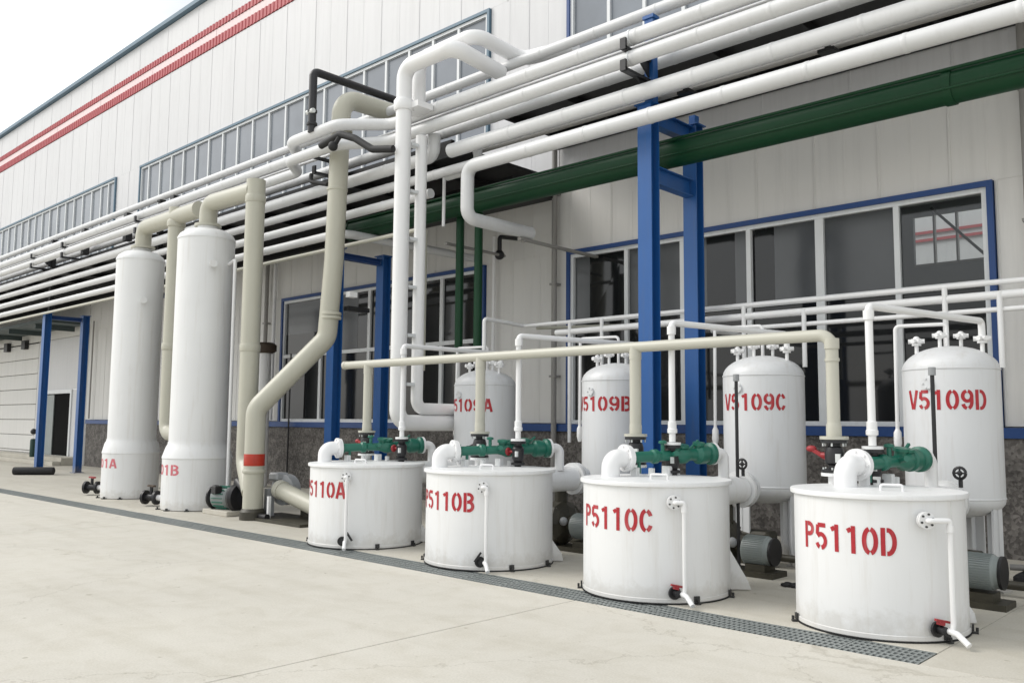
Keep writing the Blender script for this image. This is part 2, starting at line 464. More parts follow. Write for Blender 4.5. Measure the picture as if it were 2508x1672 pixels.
# ================================================================== GROUND
# yard: slabs in front of the drain, apron slabs behind it, a subsoil sheet under all
sub_soil = MB().box(-400, 300, -300, 400, -0.6, -0.45).build('ground', CONC); struct(sub_soil)
yard = bpy.data.objects.new('yard_pavement', None); col.objects.link(yard); yard['o0'] = (0,0,0); struct(yard)
GY0, GY1 = 6.71, 7.17             # drain channel edges
J = 0.012
xs = [-150, -60, -41.45, -23.45, -14.45, -5.45, 3.55, 12.5, 60]
for i in range(len(xs)-1):
    for (y0, y1) in ((-60, -8), (-8, GY0)):
        MB().box(xs[i]+J/2, xs[i+1]-J/2, y0+J/2, y1-(0 if y1 == GY0 else J/2), -0.4, 0.0).build('concrete_slab', CONC, yard, bevel=0.004)
MB().box(-150, 60, -60, GY0, -0.41, -0.012).build('joint_filler', CHAN, yard)
apr = bpy.data.objects.new('apron_pavement', None); col.objects.link(apr); apr['o0'] = (0,0,0); struct(apr)
for i in range(len(xs)-1):
    a, b = xs[i]+J/2, xs[i+1]-J/2
    if a < -2.3 < b:
        MB().box(a, -2.27, GY1, 12.95, -0.4, 0.0).build('concrete_slab', CONC2, apr, bevel=0.004)
        MB().box(-2.265, b, GY0+0.006, 12.95, -0.4, 0.0).build('concrete_slab', CONC2, apr, bevel=0.004)
    elif b < -2.3: MB().box(a, b, GY1, 12.95, -0.4, 0.0).build('concrete_slab', CONC2, apr, bevel=0.004)
    else: MB().box(a, b, GY0+0.006, 12.95, -0.4, 0.0).build('concrete_slab', CONC2, apr, bevel=0.004)
MB().box(-150, 60, GY1+0.02, 12.9, -0.41, -0.012).build('joint_filler', CHAN, apr)
# drain with slotted steel covers
drain = thing('drain_channel', 'long grey slotted steel drain grating let into the concrete in front of the tanks', 'drain grating', (-2.3, 6.94, 0))
MB().box(-60, -2.28, GY0-0.002, GY1+0.002, -0.40, -0.22).build('channel_floor', CHAN, drain)
gm = MB(); L = 0.60; W = GY1-GY0-0.012
for k in range(6):
    y = -W/2 + 0.004 + k*(W-0.008)/5
    gm.box(-L/2+0.003, L/2-0.003, y-0.012, y+0.012, -0.045, -0.004)
for k in range(13):
    x = -L/2+0.012 + k*(L-0.024)/12
    gm.box(x-0.009, x+0.009, -W/2+0.001, W/2-0.001, -0.030, -0.006)
g0 = gm.build('grating_panel', GALV)
g0.parent = drain
NG = 95
for k in range(NG):
    o = g0 if k == 0 else g0.copy()
    if k: col.objects.link(o); o.parent = drain
    o.location = (-0.28 - k*0.606, (GY0+GY1)/2 - 6.94, random.uniform(-0.002, 0.002))
    o.rotation_euler = (random.uniform(-0.004, 0.004), 0, random.uniform(-0.003, 0.003))

# ================================================================== BUILDING
WY = 12.9
fac = thing('factory_building', 'long white factory hall with blue window trim and two red stripes under its roof edge', 'building', (-30, WY, 0))
MB().box(-75, 6, WY+0.10, WY+0.30, 4.95, 15.45).build('wall', CLAD_UP, fac)
# lower wall masses between the windows
LW = [(-75, -45.2), (-35.1+0.5, -20.75), (-12.98, -10.6), (-3.22, 6)]
for a, b in LW: MB().box(a, b, WY+0.10, WY+0.30, 0, 4.95).build('wall', CLAD_LO, fac)
for a, b in ((-20.75, -12.98), (-10.6, -3.22)): MB().box(a, b, WY+0.10, WY+0.30, 0, 1.60).build('wall', CLAD_LO, fac)
# windows -----------------------------------------------------------
UPW = [(-50.0, -32.55), (-30.35, -12.93), (-10.60, 1.5)]
LOW = [(-20.73, -13.0), (-10.58, -3.24)]
UZ0, UZ1 = 7.9, 10.66
LZ0, LZ1 = 1.71, 4.98
def clear_spans(wins, a, b):
    sp = [(a, b)]
    for w0, w1 in wins:
        n = []
        for s0, s1 in sp:
            if w1 <= s0 or w0 >= s1: n.append((s0, s1))
            else:
                if w0 > s0: n.append((s0, w0))
                if w1 < s1: n.append((w1, s1))
        sp = n
    return [s_ for s_ in sp if s_[1]-s_[0] > 0.05]
pan_cache = {}
def panel(x0, x1, z0, z1, m):
    w, h = round(x1-x0, 3), round(z1-z0, 3)
    key = (w, h, m.name)
    if key not in pan_cache:
        mb = MB(); g = 0.0012
        # shallow tray profile: flat field with a raised seam along each side
        ys = [0, 0.0, -0.010, -0.010, 0.0, 0.0, -0.004, -0.004, 0, 0.0]
        xsn = [0+g, 0.010+g, 0.014+g, 0.034+g, 0.040+g, w/2-0.02, w/2-0.012, w/2+0.012, w/2+0.02, w-g]
        b0 = []
        for zz in (g, h-g): b0.append([Vector((xx, yy, zz)) for xx, yy in zip(xsn, ys)])
        back = [[Vector((xsn[-1], 0.05, zz)), Vector((xsn[0], 0.05, zz))] for zz in (g, h-g)]
        mb.rings([b0[0]+back[0], b0[1]+back[1]], smooth=False)
        o = mb.build('cladding_panel', m, fac, origin=(0,0,0))
        pan_cache[key] = o.data
    else:
        o = bpy.data.objects.new('cladding_panel', pan_cache[key]); col.objects.link(o); o.parent = fac
    o.location = Vector((x0, WY, z0)) - Vector(fac['o0'])
    return o
def row(a, b, z0, z1, m, wins=(), step=1.0):
    for s0, s1 in clear_spans(wins, a, b):
        n = max(1, round((s1-s0)/step)); d = (s1-s0)/n
        for k in range(n): panel(s0+k*d, s0+(k+1)*d, z0, z1, m)
XL, XR = -62.0, 2.2
row(XL, XR, UZ1+0.08, 13.62, CLAD_UP, step=1.45)
row(XL, XR, UZ0-0.06, UZ1+0.08, CLAD_UP, [(a-0.08, b+0.08) for a, b in UPW])
row(XL, XR, 6.3, UZ0-0.06, CLAD_UP, step=1.45)
row(-34.3, XR, 5.06, 6.3, CLAD_LO, step=0.98)
row(-34.3, XR, 1.72, 5.06, CLAD_LO, [(a-0.09, b+0.09) for a, b in LOW], step=0.78)
row(XL, XR, 13.95, 14.20, CLAD_PK, step=4.5)
row(XL, XR, 14.43, 15.40, CLAD_UP, step=2.2)
for z0, z1, nm in ((13.64, 13.94, 'red_stripe'), (14.21, 14.42, 'red_stripe')):
    mb = MB(); x = XL
    ring0, ring1 = [], []
    while x < XR:
        for dx, dy in ((0, 0.0), (0.06, -0.0), (0.08, -0.02), (0.16, -0.02), (0.18, 0.0)):
            ring0.append(Vector((x+dx, WY-0.012+dy, z0))); ring1.append(Vector((x+dx, WY-0.012+dy, z1)))
        x += 0.2
    b = len(mb.v); n = len(ring0); mb.v += ring0 + ring1
    for i in range(n-1): mb.face((b+i, b+i+1, b+n+i+1, b+n+i))
    mb.box(XL, XR, WY-0.008, WY+0.05, z0, z1)
    mb.build(nm, CLAD_ST, fac)
MB().box(XL, XR, WY-0.16, WY+0.35, 15.42, 15.56).build('roof_edge_trim', BLUE_FADED, fac)
MB().box(XL-10, 8, WY+0.31, WY+16, 15.2, 15.4).build('roof', DECK, fac)
# plinth and blue sill band
for a, b in ((-34.0, 6.0),):
    MB().box(a, b, WY-0.06, WY+0.09, -0.1, 1.56).build('plinth', STONE, fac)
    MB().box(a, b, WY-0.10, WY+0.09, 1.565, 1.705).build('sill_band', BLUE_TRIM, fac)
def window(x0, x1, z0, z1, mull, trans, trim, panes, tw=0.07, mw=0.05, fw=0.07, label=None, wide=()):
    """window > trim, frame, mullion, transom, pane"""
    w = MB(); t = tw
    w.box(x0-t, x1+t, WY-0.07, WY+0.03, z1, z1+t)
    w.box(x0-t, x0, WY-0.069, WY+0.03, z0, z1); w.box(x1, x1+t, WY-0.069, WY+0.03, z0, z1)
    o = w.build('window', trim, fac); o['o0'] = tuple(fac['o0'])
    if label: o['label'] = label
    f = MB(); y0, y1 = WY-0.03, WY+0.05
    f.box(x0+0.002, x1-0.002, y0, y1, z0, z0+fw); f.box(x0+0.002, x1-0.002, y0, y1, z1-fw, z1-0.002)
    f.box(x0+0.002, x0+fw, y0, y1, z0+fw, z1-fw); f.box(x1-fw, x1-0.002, y0, y1, z0+fw, z1-fw)
    f.build('frame', FRAME, o)
    for mx_ in mull:
        hw = mw*1.9 if mx_ in wide else mw
        MB().box(mx_-hw/2-0.01, mx_+hw/2+0.01, WY-0.024, WY+0.05, z0+fw, z1-fw).build('mullion', FRAME, o)
    if trans:
        MB().box(x0+fw, x1-fw, WY-0.028, WY+0.046, trans-0.045, trans+0.045).build('transom', FRAME, o)
    for (a, b, c, d, m) in panes:
        dy = random.uniform(-0.004, 0.004); tlt = random.uniform(-0.006, 0.006)
        p = MB(); p.v = [Vector(q) for q in ((a, WY+0.03+dy-tlt, c), (b, WY+0.03+dy+tlt, c), (b, WY+0.03+dy+tlt*0.5, d), (a, WY+0.03+dy-tlt*0.5, d),
                                            (a, WY+0.038+dy-tlt, c), (b, WY+0.038+dy+tlt, c), (b, WY+0.038+dy+tlt*0.5, d), (a, WY+0.038+dy-tlt*0.5, d))]
        for q in ((0,1,2,3),(7,6,5,4),(0,4,5,1),(1,5,6,2),(2,6,7,3),(3,7,4,0)): p.face(q)
        p.build('pane', m, o)
    return o
def grid_panes(x0, x1, z0, z1, mull, trans, fn):
    e = [x0+0.06] + list(mull) + [x1-0.06]
    out = []
    for i in range(len(e)-1):
        if trans:
            out.append((e[i], e[i+1], z0+0.06, trans, fn(i, 0))); out.append((e[i], e[i+1], trans, z1-0.06, fn(i, 1)))
        else: out.append((e[i], e[i+1], z0+0.06, z1-0.06, fn(i, 0)))
    return out
ml = [-20.13 + 0.0 - 0.883*k for k in range(11, 0, -1)]
ml = [-29.75, -28.88, -28.01, -27.16, -26.29, -25.44, -24.55, -23.66, -22.78, -21.87, -21.0, -20.06, -19.12, -18.25, -17.38, -16.49, -15.61, -14.75, -13.88]
window(-30.35, -12.93, UZ0, UZ1, ml, None, BLUE_FADED, grid_panes(-30.35, -12.93, UZ0, UZ1, ml, None, lambda i, j: GL_HI))
ml2 = [-49.1, -48.2, -47.3, -46.4, -45.5, -44.6, -43.7, -42.8, -41.9, -41.05, -40.2, -39.3, -38.4, -37.5, -36.6, -35.7, -34.8, -33.9, -33.2]
window(-50.0, -32.55, UZ0, UZ1, ml2, None, BLUE_FADED, grid_panes(-50.0, -32.55, UZ0, UZ1, ml2, None, lambda i, j: GL_HI))
ml3 = [-9.66, -8.84, -8.0, -7.15, -6.3, -5.45, -4.6, -3.75, -2.9, -2.05, -1.2, -0.35, 0.5]
window(-10.60, 1.5, UZ0, UZ1, ml3, None, BLUE_TRIM, grid_panes(-10.60, 1.5, UZ0, UZ1, ml3, None, lambda i, j: GL_HI))
# lower right window: grey upper lights with dark open strips, dark lower lights
mr = [-9.27, -8.08, -6.81, -5.61, -4.45]
TR = 3.66
pr_ = []
e = [-10.5] + mr + [-3.32]
dark_strip = {2: (-7.62, -7.08), 3: (-6.72, -6.38)}
for i in range(6):
    pr_.append((e[i], e[i+1], LZ0+0.06, TR, GL_LO))
    if i in dark_strip:
        s0, s1 = dark_strip[i]
        if s0 - e[i] > 0.12: pr_.append((e[i], s0, TR, LZ1-0.06, GL_UP))
        pr_.append((s0, s1, TR, LZ1-0.06, GL_LO)); pr_.append((s1, e[i+1], TR, LZ1-0.06, GL_UP))
    elif i == 0:
        pr_.append((e[i], e[i]+0.35, TR, LZ1-0.06, GL_UP)); pr_.append((e[i]+0.35, e[i+1], TR, LZ1-0.06, GL_LO))
    elif i == 5:
        pr_.append((e[i], e[i+1], TR, LZ1-0.06, GL_CL))
    else: pr_.append((e[i], e[i+1], TR, LZ1-0.06, GL_UP))
window(-10.58, -3.24, LZ0, LZ1, mr, TR, BLUE_TRIM, pr_, tw=0.08, mw=0.06, label='lower window with grey upper lights, its right pane looking through to a red striped building', wide=(-5.61,))
mlf = [-18.96, -16.93, -14.31]
pl_ = []
for (a, b) in ((-20.67, -18.96), (-18.96, -16.93), (-16.93, -14.31), (-14.31, -13.06)):
    pl_.append((a, b, LZ0+0.06, 3.46, GL_LO))
    if b < -18.9: pl_ += [(a+0.0, b, 3.46, 4.05, GL_LO), (a, b, 4.05, LZ1-0.06, GL_UP)]  # pale upper part: a reflection put into the pane colour
    elif b < -16.9: pl_ += [(a, b-0.5, 3.46, LZ1-0.06, GL_UP), (b-0.5, b, 3.46, LZ1-0.06, GL_LO)]
    else: pl_.append((a, b, 3.46, LZ1-0.06, GL_LO))
window(-20.73, -13.0, LZ0, LZ1, mlf, 3.46, BLUE_TRIM, pl_, tw=0.08, mw=0.08)
# room seen through the last pane, with its own far window and the striped building beyond
room = MB()
room.box(-9.5, -8.6, 17.0, 17.1, 1.0, 7.4)
room_o = MB()
# interior cross wall with an opening
RYW = 16.5
ox0, ox1, oz0, oz1 = -5.40, -4.22, 4.64, 5.55
room_o.box(-9.6, ox0, RYW, RYW+0.1, 0, 8); room_o.box(ox1, 1.0, RYW, RYW+0.1, 0, 8)
room_o.box(ox0, ox1, RYW, RYW+0.1, 0, oz0); room_o.box(ox0, ox1, RYW, RYW+0.1, oz1, 8)
room_o.build('interior_wall', ROOM, fac)
MB().box(-9.6, -9.5, 13.25, RYW, 0, 8).build('interior_side_wall', ROOMDK, fac)
fb = MB()
for xx in (ox0+0.36, ox0+0.74): fb.box(xx-0.015, xx+0.015, RYW-0.02, RYW+0.08, oz0, oz1)
fb.box(ox0, ox1, RYW-0.02, RYW+0.08, oz0-0.02, oz0+0.02)
fb.build('interior_window_bars', PIPEGREY, fac)
MB().tube([(-5.0, RYW-0.25, 5.62), (-4.08, RYW-0.25, 4.58)], 0.025, seg=8).build('diagonal_brace', BLACK, fac)

# neighbouring hall seen through that opening
nb = thing('neighbouring_hall', 'white hall with red stripes glimpsed through the right pane of the lower window', 'building', (-6, 40, 0))
MB().box(-40, 16, 40, 40.4, 0, 16).build('wall', CLAD_UP, nb)
MB().box(-40, 16, 39.9, 39.96, 9.86, 9.98).build('red_stripe', CLAD_ST, nb)
MB().box(-40, 16, 39.9, 39.96, 10.2, 10.32).build('red_stripe', CLAD_ST, nb)

# doorway, roller panels, white jambs at the far left --------------------------------
dl = MB().box(-45.2, -39.35, WY+0.02, WY+0.1, 0.30, 4.95)
dl.build('loading_bay_backing', ROOMDK, fac)
bd = sub(MB().box(-45.0, -39.6, WY-0.02, WY+0.05, 0.32, 0.40).build('sectional_loading_door', CLAD_LO, fac), fac)
for k in range(7):
    z = 0.42 + k*0.645
    MB().box(-45.0, -39.6, WY-0.03, WY+0.02, z, z+0.625).build('door_section', CLAD_LO, bd, bevel=0.012)
MB().box(-39.58, -38.80, WY-0.02, WY+0.05, 0.3, 4.95).build('wall_infill', CLAD_UP, fac)
MB().box(-38.78, -34.95, WY-0.02, WY+0.05, 2.90, 4.95).build('wall_infill', CLAD_UP, fac)
MB().box(-35.60, -34.95, WY-0.02, WY+0.05, 0.3, 2.88).build('wall_infill', CLAD_UP, fac)
dr = sub(MB().box(-38.78, -35.62, WY-0.06, WY+0.04, 2.74, 2.885).build('doorway', FRAME, fac), fac)
MB().box(-38.78, -38.60, WY-0.06, WY+0.04, 0.3, 2.74).build('jamb', FRAME, dr)
MB().box(-35.76, -35.62, WY-0.06, WY+0.04, 0.3, 2.74).build('jamb', FRAME, dr)
MB().box(-38.58, -35.78, WY+0.02, WY+0.05, 0.3, 2.74).build('dark_opening', ROOMDK, dr)
MB().box(-38.45, -37.55, WY-0.02, WY+0.015, 0.3, 2.70).build('door_leaf', GREYGREEN, dr)
MB().box(-34.93, -34.35, WY-0.10, WY+0.09, 0.0, 5.25).build('corner_trim', PVC, fac)
MB().box(-60, -45.3, WY-0.03, WY+0.09, 0, 6.3).build('wall_infill', CLAD_LO, fac)
MB().box(-60, -34.35, WY-0.03, WY+0.09, 4.97, 6.28).build('wall_infill', CLAD_LO, fac)
dock = MB().box(-46, -34.5, 12.2, WY-0.05, 0, 0.29); dock.box(-46, -34.5, 11.9, 12.19, 0, 0.15)
tag(dock.build('dock_step', CONC2, bevel=0.01), 'low concrete dock step below the far left doorway', 'step')
for x0 in (-43.6, -41.3):
    MB().box(x0, x0+0.45, WY-0.2, WY-0.035, 4.72, 5.1).build('door_bracket', BLACK, fac)

# soffit canopy over the loading bay
cn = thing('door_canopy', 'shallow grey green canopy over the loading door and doorway at far left', 'canopy', (-40, 12.2, 5.1))
MB().box(-46.5, -34.4, 11.3, WY-0.12, 5.30, 5.42).build('soffit_panel', SOFFIT, cn)
for x in (-44.5, -41.5, -38.5, -35.5): MB().box(x-0.06, x+0.06, 11.35, WY-0.13, 5.12, 5.295).build('joist', SOFFIT, cn)
# dark deck above the lower pipe tier
dk = thing('pipe_rack_canopy', 'long dark steel canopy running above the lower tier of pipes beside the wall', 'canopy', (-35, 11.4, 6.3))
MB().box(-60, -10.9, 9.98, 10.06, 6.33, 6.63).build('fascia', DECK, dk)
MB().box(-60, -10.9, 10.065, WY-0.1, 6.50, 6.55).build('deck_sheet', DECK, dk)
k = -59.5
while k < -11:
    MB().box(k-0.04, k+0.04, 10.07, WY-0.1, 6.34, 6.495).build('joist', DECK, dk); k += 1.9
MB().box(-60, -10.9, 12.5, WY-0.1, 6.12, 6.335).build('wall_beam', DECK, dk)
MB().box(-60, -10.9, 11.55, 11.65, 5.98, 6.33).build('purlin', DECK, dk)
dk2 = thing('pipe_rack_canopy', 'dark steel canopy along the wall just above the rack pipes, over the right window', 'canopy', (-2, 11.4, 7.3))
MB().box(-10.88, 6.0, 10.96, 11.0, 7.22, 7.42).build('fascia', DECK, dk2)
MB().box(-10.88, 6.0, 11.001, WY-0.05, 7.34, 7.38).build('deck_sheet', DECK, dk2)
k = -10.6
while k < 6:
    MB().box(k-0.03, k+0.03, 11.002, WY-0.05, 7.20, 7.335).build('joist', DECK, dk2); k += 1.4
MB().box(-10.88, 6.0, 12.45, WY-0.05, 7.12, 7.19).build('wall_beam', DECK, dk2)
# wall fixtures
for x, lab in ((-10.90, 'grey rain pipe left of the large lower window'), (-21.45, 'grey rain pipe beside the left lower window, behind the cream duct'), (-2.72, 'dark grey rain pipe at the right end of the wall')):
    t = thing('rain_pipe', lab, 'rain pipe', (x, WY-0.12, 0), 'rain pipes on the hall wall')
    MB().tube([(x, WY-0.14, 0.05), (x, WY-0.14, 7.6)], 0.055, seg=12).build('pipe', PIPEGREY, t)
    for z in (0.8, 2.6, 4.4, 6.2): MB().box(x-0.075, x+0.075, WY-0.2, WY-0.03, z, z+0.04).build('clamp', PIPEGREY, t)
tag(MB().tube([(-21.05, WY-0.13, 1.75), (-21.05, WY-0.13, 6.2)], 0.05, seg=10).build('conduit', PVC), 'thin white conduit on the wall just left of the left lower window', 'conduit')
tag(MB().tube([(-20.05, WY-0.2, 0.25), (-20.03, WY-0.2, 3.5)], 0.022, seg=8).build('conduit', BLACK), 'thin black cable conduit in front of the left lower window', 'conduit')
tag(MB().tube([(-33.6, WY-0.13, 1.75), (-33.6, WY-0.13, 5.4)], 0.03, seg=8).build('conduit', PIPEGREY), 'short grey conduit near the corner trim at far left', 'conduit')

# ================================================================== PIPE RACK STEEL
def hcol(mb, x, y, z0, z1, w=0.225, d=0.20, t=0.018):
    mb.box(x-w/2, x+w/2, y-d/2, y-d/2+t, z0, z1); mb.box(x-w/2, x+w/2, y+d/2-t, y+d/2, z0, z1)
    mb.box(x-t/2, x+t/2, y-d/2+t, y+d/2-t, z0, z1)
def hbeam_y(mb, x, y0, y1, z, w=0.15, h=0.22, t=0.015):
    mb.box(x-w/2, x+w/2, y0, y1, z-h/2, z-h/2+t); mb.box(x-w/2, x+w/2, y0, y1, z+h/2-t, z+h/2)
    mb.box(x-t/2, x+t/2, y0, y1, z-h/2+t, z+h/2-t)
YF, YB = 9.82, 10.98
frames = [(-6.68, 'above the third white tank'), (-13.98, 'behind the leftmost numbered white tank'), (-22.0, 'hidden behind the two tall white towers'), (-29.62, 'at the far left beside the doorway')]
for x, where in frames:
    t = thing('rack_frame', f'blue steel two-legged pipe rack frame {where}', 'pipe rack frame', (x, YF, 0), 'blue pipe rack frames')
    first = x > -7; top = 6.12 if first else 5.08
    for y, nm in ((YF, 'column'), (YB, 'column')):
        m = MB(); hcol(m, x, y, 0.0, top)
        m.box(x-0.17, x+0.17, y-0.16, y+0.16, 0.0, 0.02)
        m.box(x-0.15, x+0.15, y-0.13, y+0.13, top, top+0.02)
        m.build(nm, BLUE, t)
    for z, nm in (((5.98, 'cross_beam'), (5.16, 'cross_beam')) if first else ((4.95, 'cross_beam'),)):
        m = MB(); hbeam_y(m, x, YF+0.11, YB-0.11, z, h=0.12 if not first else 0.25 if z < 5.5 else 0.22); m.build(nm, BLUE if first else BLUE_TRIM, t)  # shorter frames: same paint, darker blue puts the shade under the pipes into colour
    # upper post and cantilever brackets
    m = MB(); m.box(x-0.07, x+0.07, YF+0.02, YF+0.14, top+0.02, 7.40); m.box(x-0.09, x+0.09, YF+0.0, YF+0.16, 7.40, 7.45); m.build('upper_post', BLUE if first else DECK, t)
    for z in (6.80, 6.50):
        m = MB(); m.box(x-0.045, x+0.045, 9.24, YF+0.02, z-0.045, z); m.box(x-0.045, x+0.045, 9.22, 9.26, z-0.045, z+0.11)
        m.prism([(x-0.012, YF+0.02, z-0.046), (x-0.012, YF+0.02, z-0.26), (x-0.012, 9.55, z-0.046)], (0.024, 0, 0))
        m.build('bracket', BLACK, t)
    if first: m = MB(); m.box(x-0.05, x+0.05, YB-0.02, YB+0.1, top+0.02, 6.30); m.build('upper_post', BLUE, t)
extra = [(-27.0, 'between the far left frame and the towers')]
for x, wh in extra:
    t = thing('pipe_hanger', f'black hooked pipe bracket pair {wh}', 'pipe bracket', (x, 9.5, 6.5), 'black pipe brackets at far left')
    for z in (6.80, 6.50):
        m = MB(); m.box(x-0.05, x+0.05, 9.24, 9.975, z-0.05, z); m.box(x-0.05, x+0.05, 9.21, 9.26, z-0.05, z+0.12); m.build('arm', BLACK, t)
for x, z in ((-24.0, 7.36), (-27.0, 7.3), (-21.2, 7.36)):
    t = MB().box(x-0.10, x+0.10, 9.80, 9.98, 6.64, 7.42)
    tag(t.build('pipe_post', BLACK), f'short black post carrying the top pipe {"right of the far left window" if x>-23 else "in front of the far left window, right one" if x>-26 else "in front of the far left window, left one"}', 'pipe post', 'black pipe posts on the canopy')

# ================================================================== RACK PIPES
def pipe(name, label, m, pts, r, bend=None, cat='pipe', group=None, seams=0.0, seg=18, parts=None, origin=None):
    o = thing(name, label, cat, pts[0], group)
    MB().tube(pts, r, bend, seg).build('pipe_run', m, o)
    if seams:
        mb = MB()
        for a, b in zip(pts[:-1], pts[1:]):
            a, b = Vector(a), Vector(b); L_ = (b-a).length
            if L_ < 1.2: continue
            n = int(L_/seams); d = (b-a)/L_
            for k in range(1, n):
                s_ = k*seams*(1+0.0) + 0.3
                if s_ > L_-0.35: break
                c = a + d*s_
                mb.lathe([(r+0.001, -0.03), (r+0.004, -0.022), (r+0.004, 0.022), (r+0.001, 0.03)], c, d, seg, cap0=False, cap1=False)
        if mb.v: mb.build('jacket_band', m, o)['kind'] = 'stuff'
    return o
G = 'white pipes on the rack'
XA, XB = -62, 6
pipe('insulated_pipe', 'topmost white insulated pipe of the rack, behind the post tops', INS, [(XA, 10.08, 7.63), (XB, 10.08, 7.63)], 0.085, group=G, seams=1.1)
pipe('insulated_pipe', 'second white insulated pipe from the top, bulging around the tall cream riser', INS,
     [(XA, 9.40, 6.965), (-14.75, 9.40, 6.965), (-14.05, 8.76, 6.965), (-12.55, 8.76, 6.965), (-11.85, 9.40, 6.965), (XB, 9.40, 6.965)], 0.105, 0.45, group=G, seams=1.0)
pipe('thin_pipe', 'thin white pipe squeezed under the second rack pipe', INS, [(XA, 9.66, 6.95), (XB, 9.66, 6.95)], 0.03, group=G, seg=10)
pipe('insulated_pipe', 'white insulated pipe on the lower brackets, bulging around the tall cream riser', INS,
     [(XA, 9.38, 6.665), (-14.75, 9.38, 6.665), (-14.05, 8.74, 6.60), (-12.6, 8.74, 6.60), (-11.9, 9.38, 6.665), (XB, 9.38, 6.665)], 0.10, 0.45, group=G, seams=1.0)
pipe('insulated_pipe', 'greyish white insulated pipe in shade just above the black tray', INS, [(XA, 10.22, 6.91), (XB, 10.22, 6.91)], 0.10, group=G, seams=1.2)
pipe('insulated_pipe', 'left white pipe above the lower tier, hooking upward behind the twin risers', INS, [(XA, 9.60, 6.245), (-10.92, 9.60, 6.245), (-10.92, 9.60, 6.62)], 0.108, 0.15, group=G, seams=1.1)
pipe('insulated_pipe', 'white insulated pipe on the column top, its blunt end right of the twin risers', INS, [(-10.5, 9.60, 6.245), (XB, 9.60, 6.245)], 0.115, group=G, seams=1.1)
pipe('thin_pipe', 'thin dark steel pipe beneath the pipe on the column tops', PIPEGREY, [(-10.4, 10.05, 6.29), (XB, 10.05, 6.29)], 0.035, group=G, seg=10)
pipe('insulated_pipe', 'lowest front white pipe, stepping down then back towards the wall right of the risers', INS,
     [(XB, 9.46, 5.825), (-9.93, 9.46, 5.825), (-9.93, 9.46, 4.99), (-9.93, 11.0, 4.99)], 0.108, 0.17, group=G, seams=1.1)
tag(MB().box(-9.97, -9.89, 10.7, 12.86, 4.83, 4.875).box(-9.97, -9.89, 10.78, 10.82, 4.80, 4.83).build('pipe_bracket', PIPEGREY), 'slim grey wall arm under the blunt end of the stepped white pipe', 'bracket')
pipe('insulated_pipe', 'white pipe of the lower tier ending just right of the twin risers', INS, [(XA, 9.62, 5.962), (-9.98, 9.72, 5.962)], 0.082, group=G, seams=1.3)
pipe('insulated_pipe', 'white pipe second lowest of the full width left tier', INS, [(XA, 9.62, 5.615), (-11.0, 9.62, 5.615)], 0.083, group=G, seams=1.3)
pipe('insulated_pipe', 'lowest thick white pipe of the left tier, turning to the wall behind the cream riser', INS, [(XA, 9.62, 5.30), (-13.55, 9.62, 5.30), (-13.3, 12.88, 5.25)], 0.083, 0.3, group=G, seams=1.3)
pipe('thin_pipe', 'thin cream pipe at the very bottom of the left tier', CREAM2, [(XA, 9.62, 5.03), (-11.3, 9.62, 5.03)], 0.038, group=G, seg=10)
pipe('insulated_pipe', 'short white return loop behind the twin risers', INS, [(-10.9, 9.9, 5.95), (-10.15, 9.9, 5.95), (-10.15, 9.9, 6.45)], 0.075, 0.15)

for x in (-6.68, -13.98):
    for (y, z, r_, nm_) in ((9.40, 6.965, 0.105, 'second pipe'), (9.38, 6.665, 0.10, 'fourth pipe')):
        if x < -10: continue
        m = MB().lathe([(r_+0.002, -0.02), (r_+0.008, -0.018), (r_+0.008, 0.018), (r_+0.002, 0.02)], (x+0.02, y, z), (1, 0, 0), 20, cap0=False, cap1=False)
        tag(m.build('pipe_clamp', FRAME), f'thin pale clamp strap over the {nm_} at the tall blue frame', 'clamp')
for x in (-4.1, -6.05):
    m = MB().box(x-0.10, x+0.10, 9.72, 10.0, 6.12, 6.16).box(x-0.02, x+0.02, 9.74, 9.98, 6.161, 6.22)
    tag(m.build('hanger_bracket', BLACK), f'small black hanger between the two lowest long rack pipes, {"right" if x > -5 else "left"} one', 'hanger', 'small black pipe hangers')

gp = thing('green_pipe', 'thick dark green pipe running along the hall wall through the blue rack frames', 'pipe', (-8, 10.42, 5.6))
MB().tube([(-14.3, 10.42, 5.575), (6, 10.42, 5.575)], 0.195, seg=28).build('pipe_run', GREENP, gp)
for x in (-14.3, -2.95):
    MB().cyl((x-0.05, 10.42, 5.575), (x+0.05, 10.42, 5.575), 0.21, seg=28).build('flange', GREENP, gp)
MB().tube([(-14.25, 10.26, 5.735), (6, 10.26, 5.735)], 0.022, seg=8).build('tracer_line', GREENP, gp)
MB().tube([(-14.25, 10.215, 5.50), (6, 10.215, 5.50)], 0.014, seg=8).build('tracer_line', GREENP, gp)
for x in (-11.32, -10.84):
    t = thing('green_riser', 'dark green riser pipe in front of the middle window, %s of the pair' % ('left' if x < -11 else 'right'), 'pipe', (x, 10.3, 2.0), 'green riser pair')
    MB().tube([(x, 10.62, 5.5), (x, 10.62, 2.95)], 0.075, seg=14).build('pipe_run', GREENP, t)
    MB().tube([(x, 10.62, 2.95), (x, 10.62, 1.5)], 0.035, seg=10).build('tail', PVC, t)
pipe('thin_pipe', 'thin white drop pipe left of the stepped white pipe', PVC, [(-11.2, 10.1, 6.1), (-11.2, 10.1, 5.15)], 0.03, seg=10)
pipe('thin_pipe', 'thin white vertical pipe on the wall between the windows', PVC, [(-12.55, 12.75, 5.6), (-12.55, 12.75, 2.0)], 0.035, seg=10)
t = thing('lamp_bracket', 'small black swivel bracket on the wall under the stepped white pipe', 'wall bracket', (-12.0, 12.8, 5.2))
MB().tube([(-12.0, 12.88, 5.5), (-12.0, 12.35, 5.45), (-12.0, 12.35, 5.15)], 0.045, 0.06, seg=10).build('arm', BLACK, t)
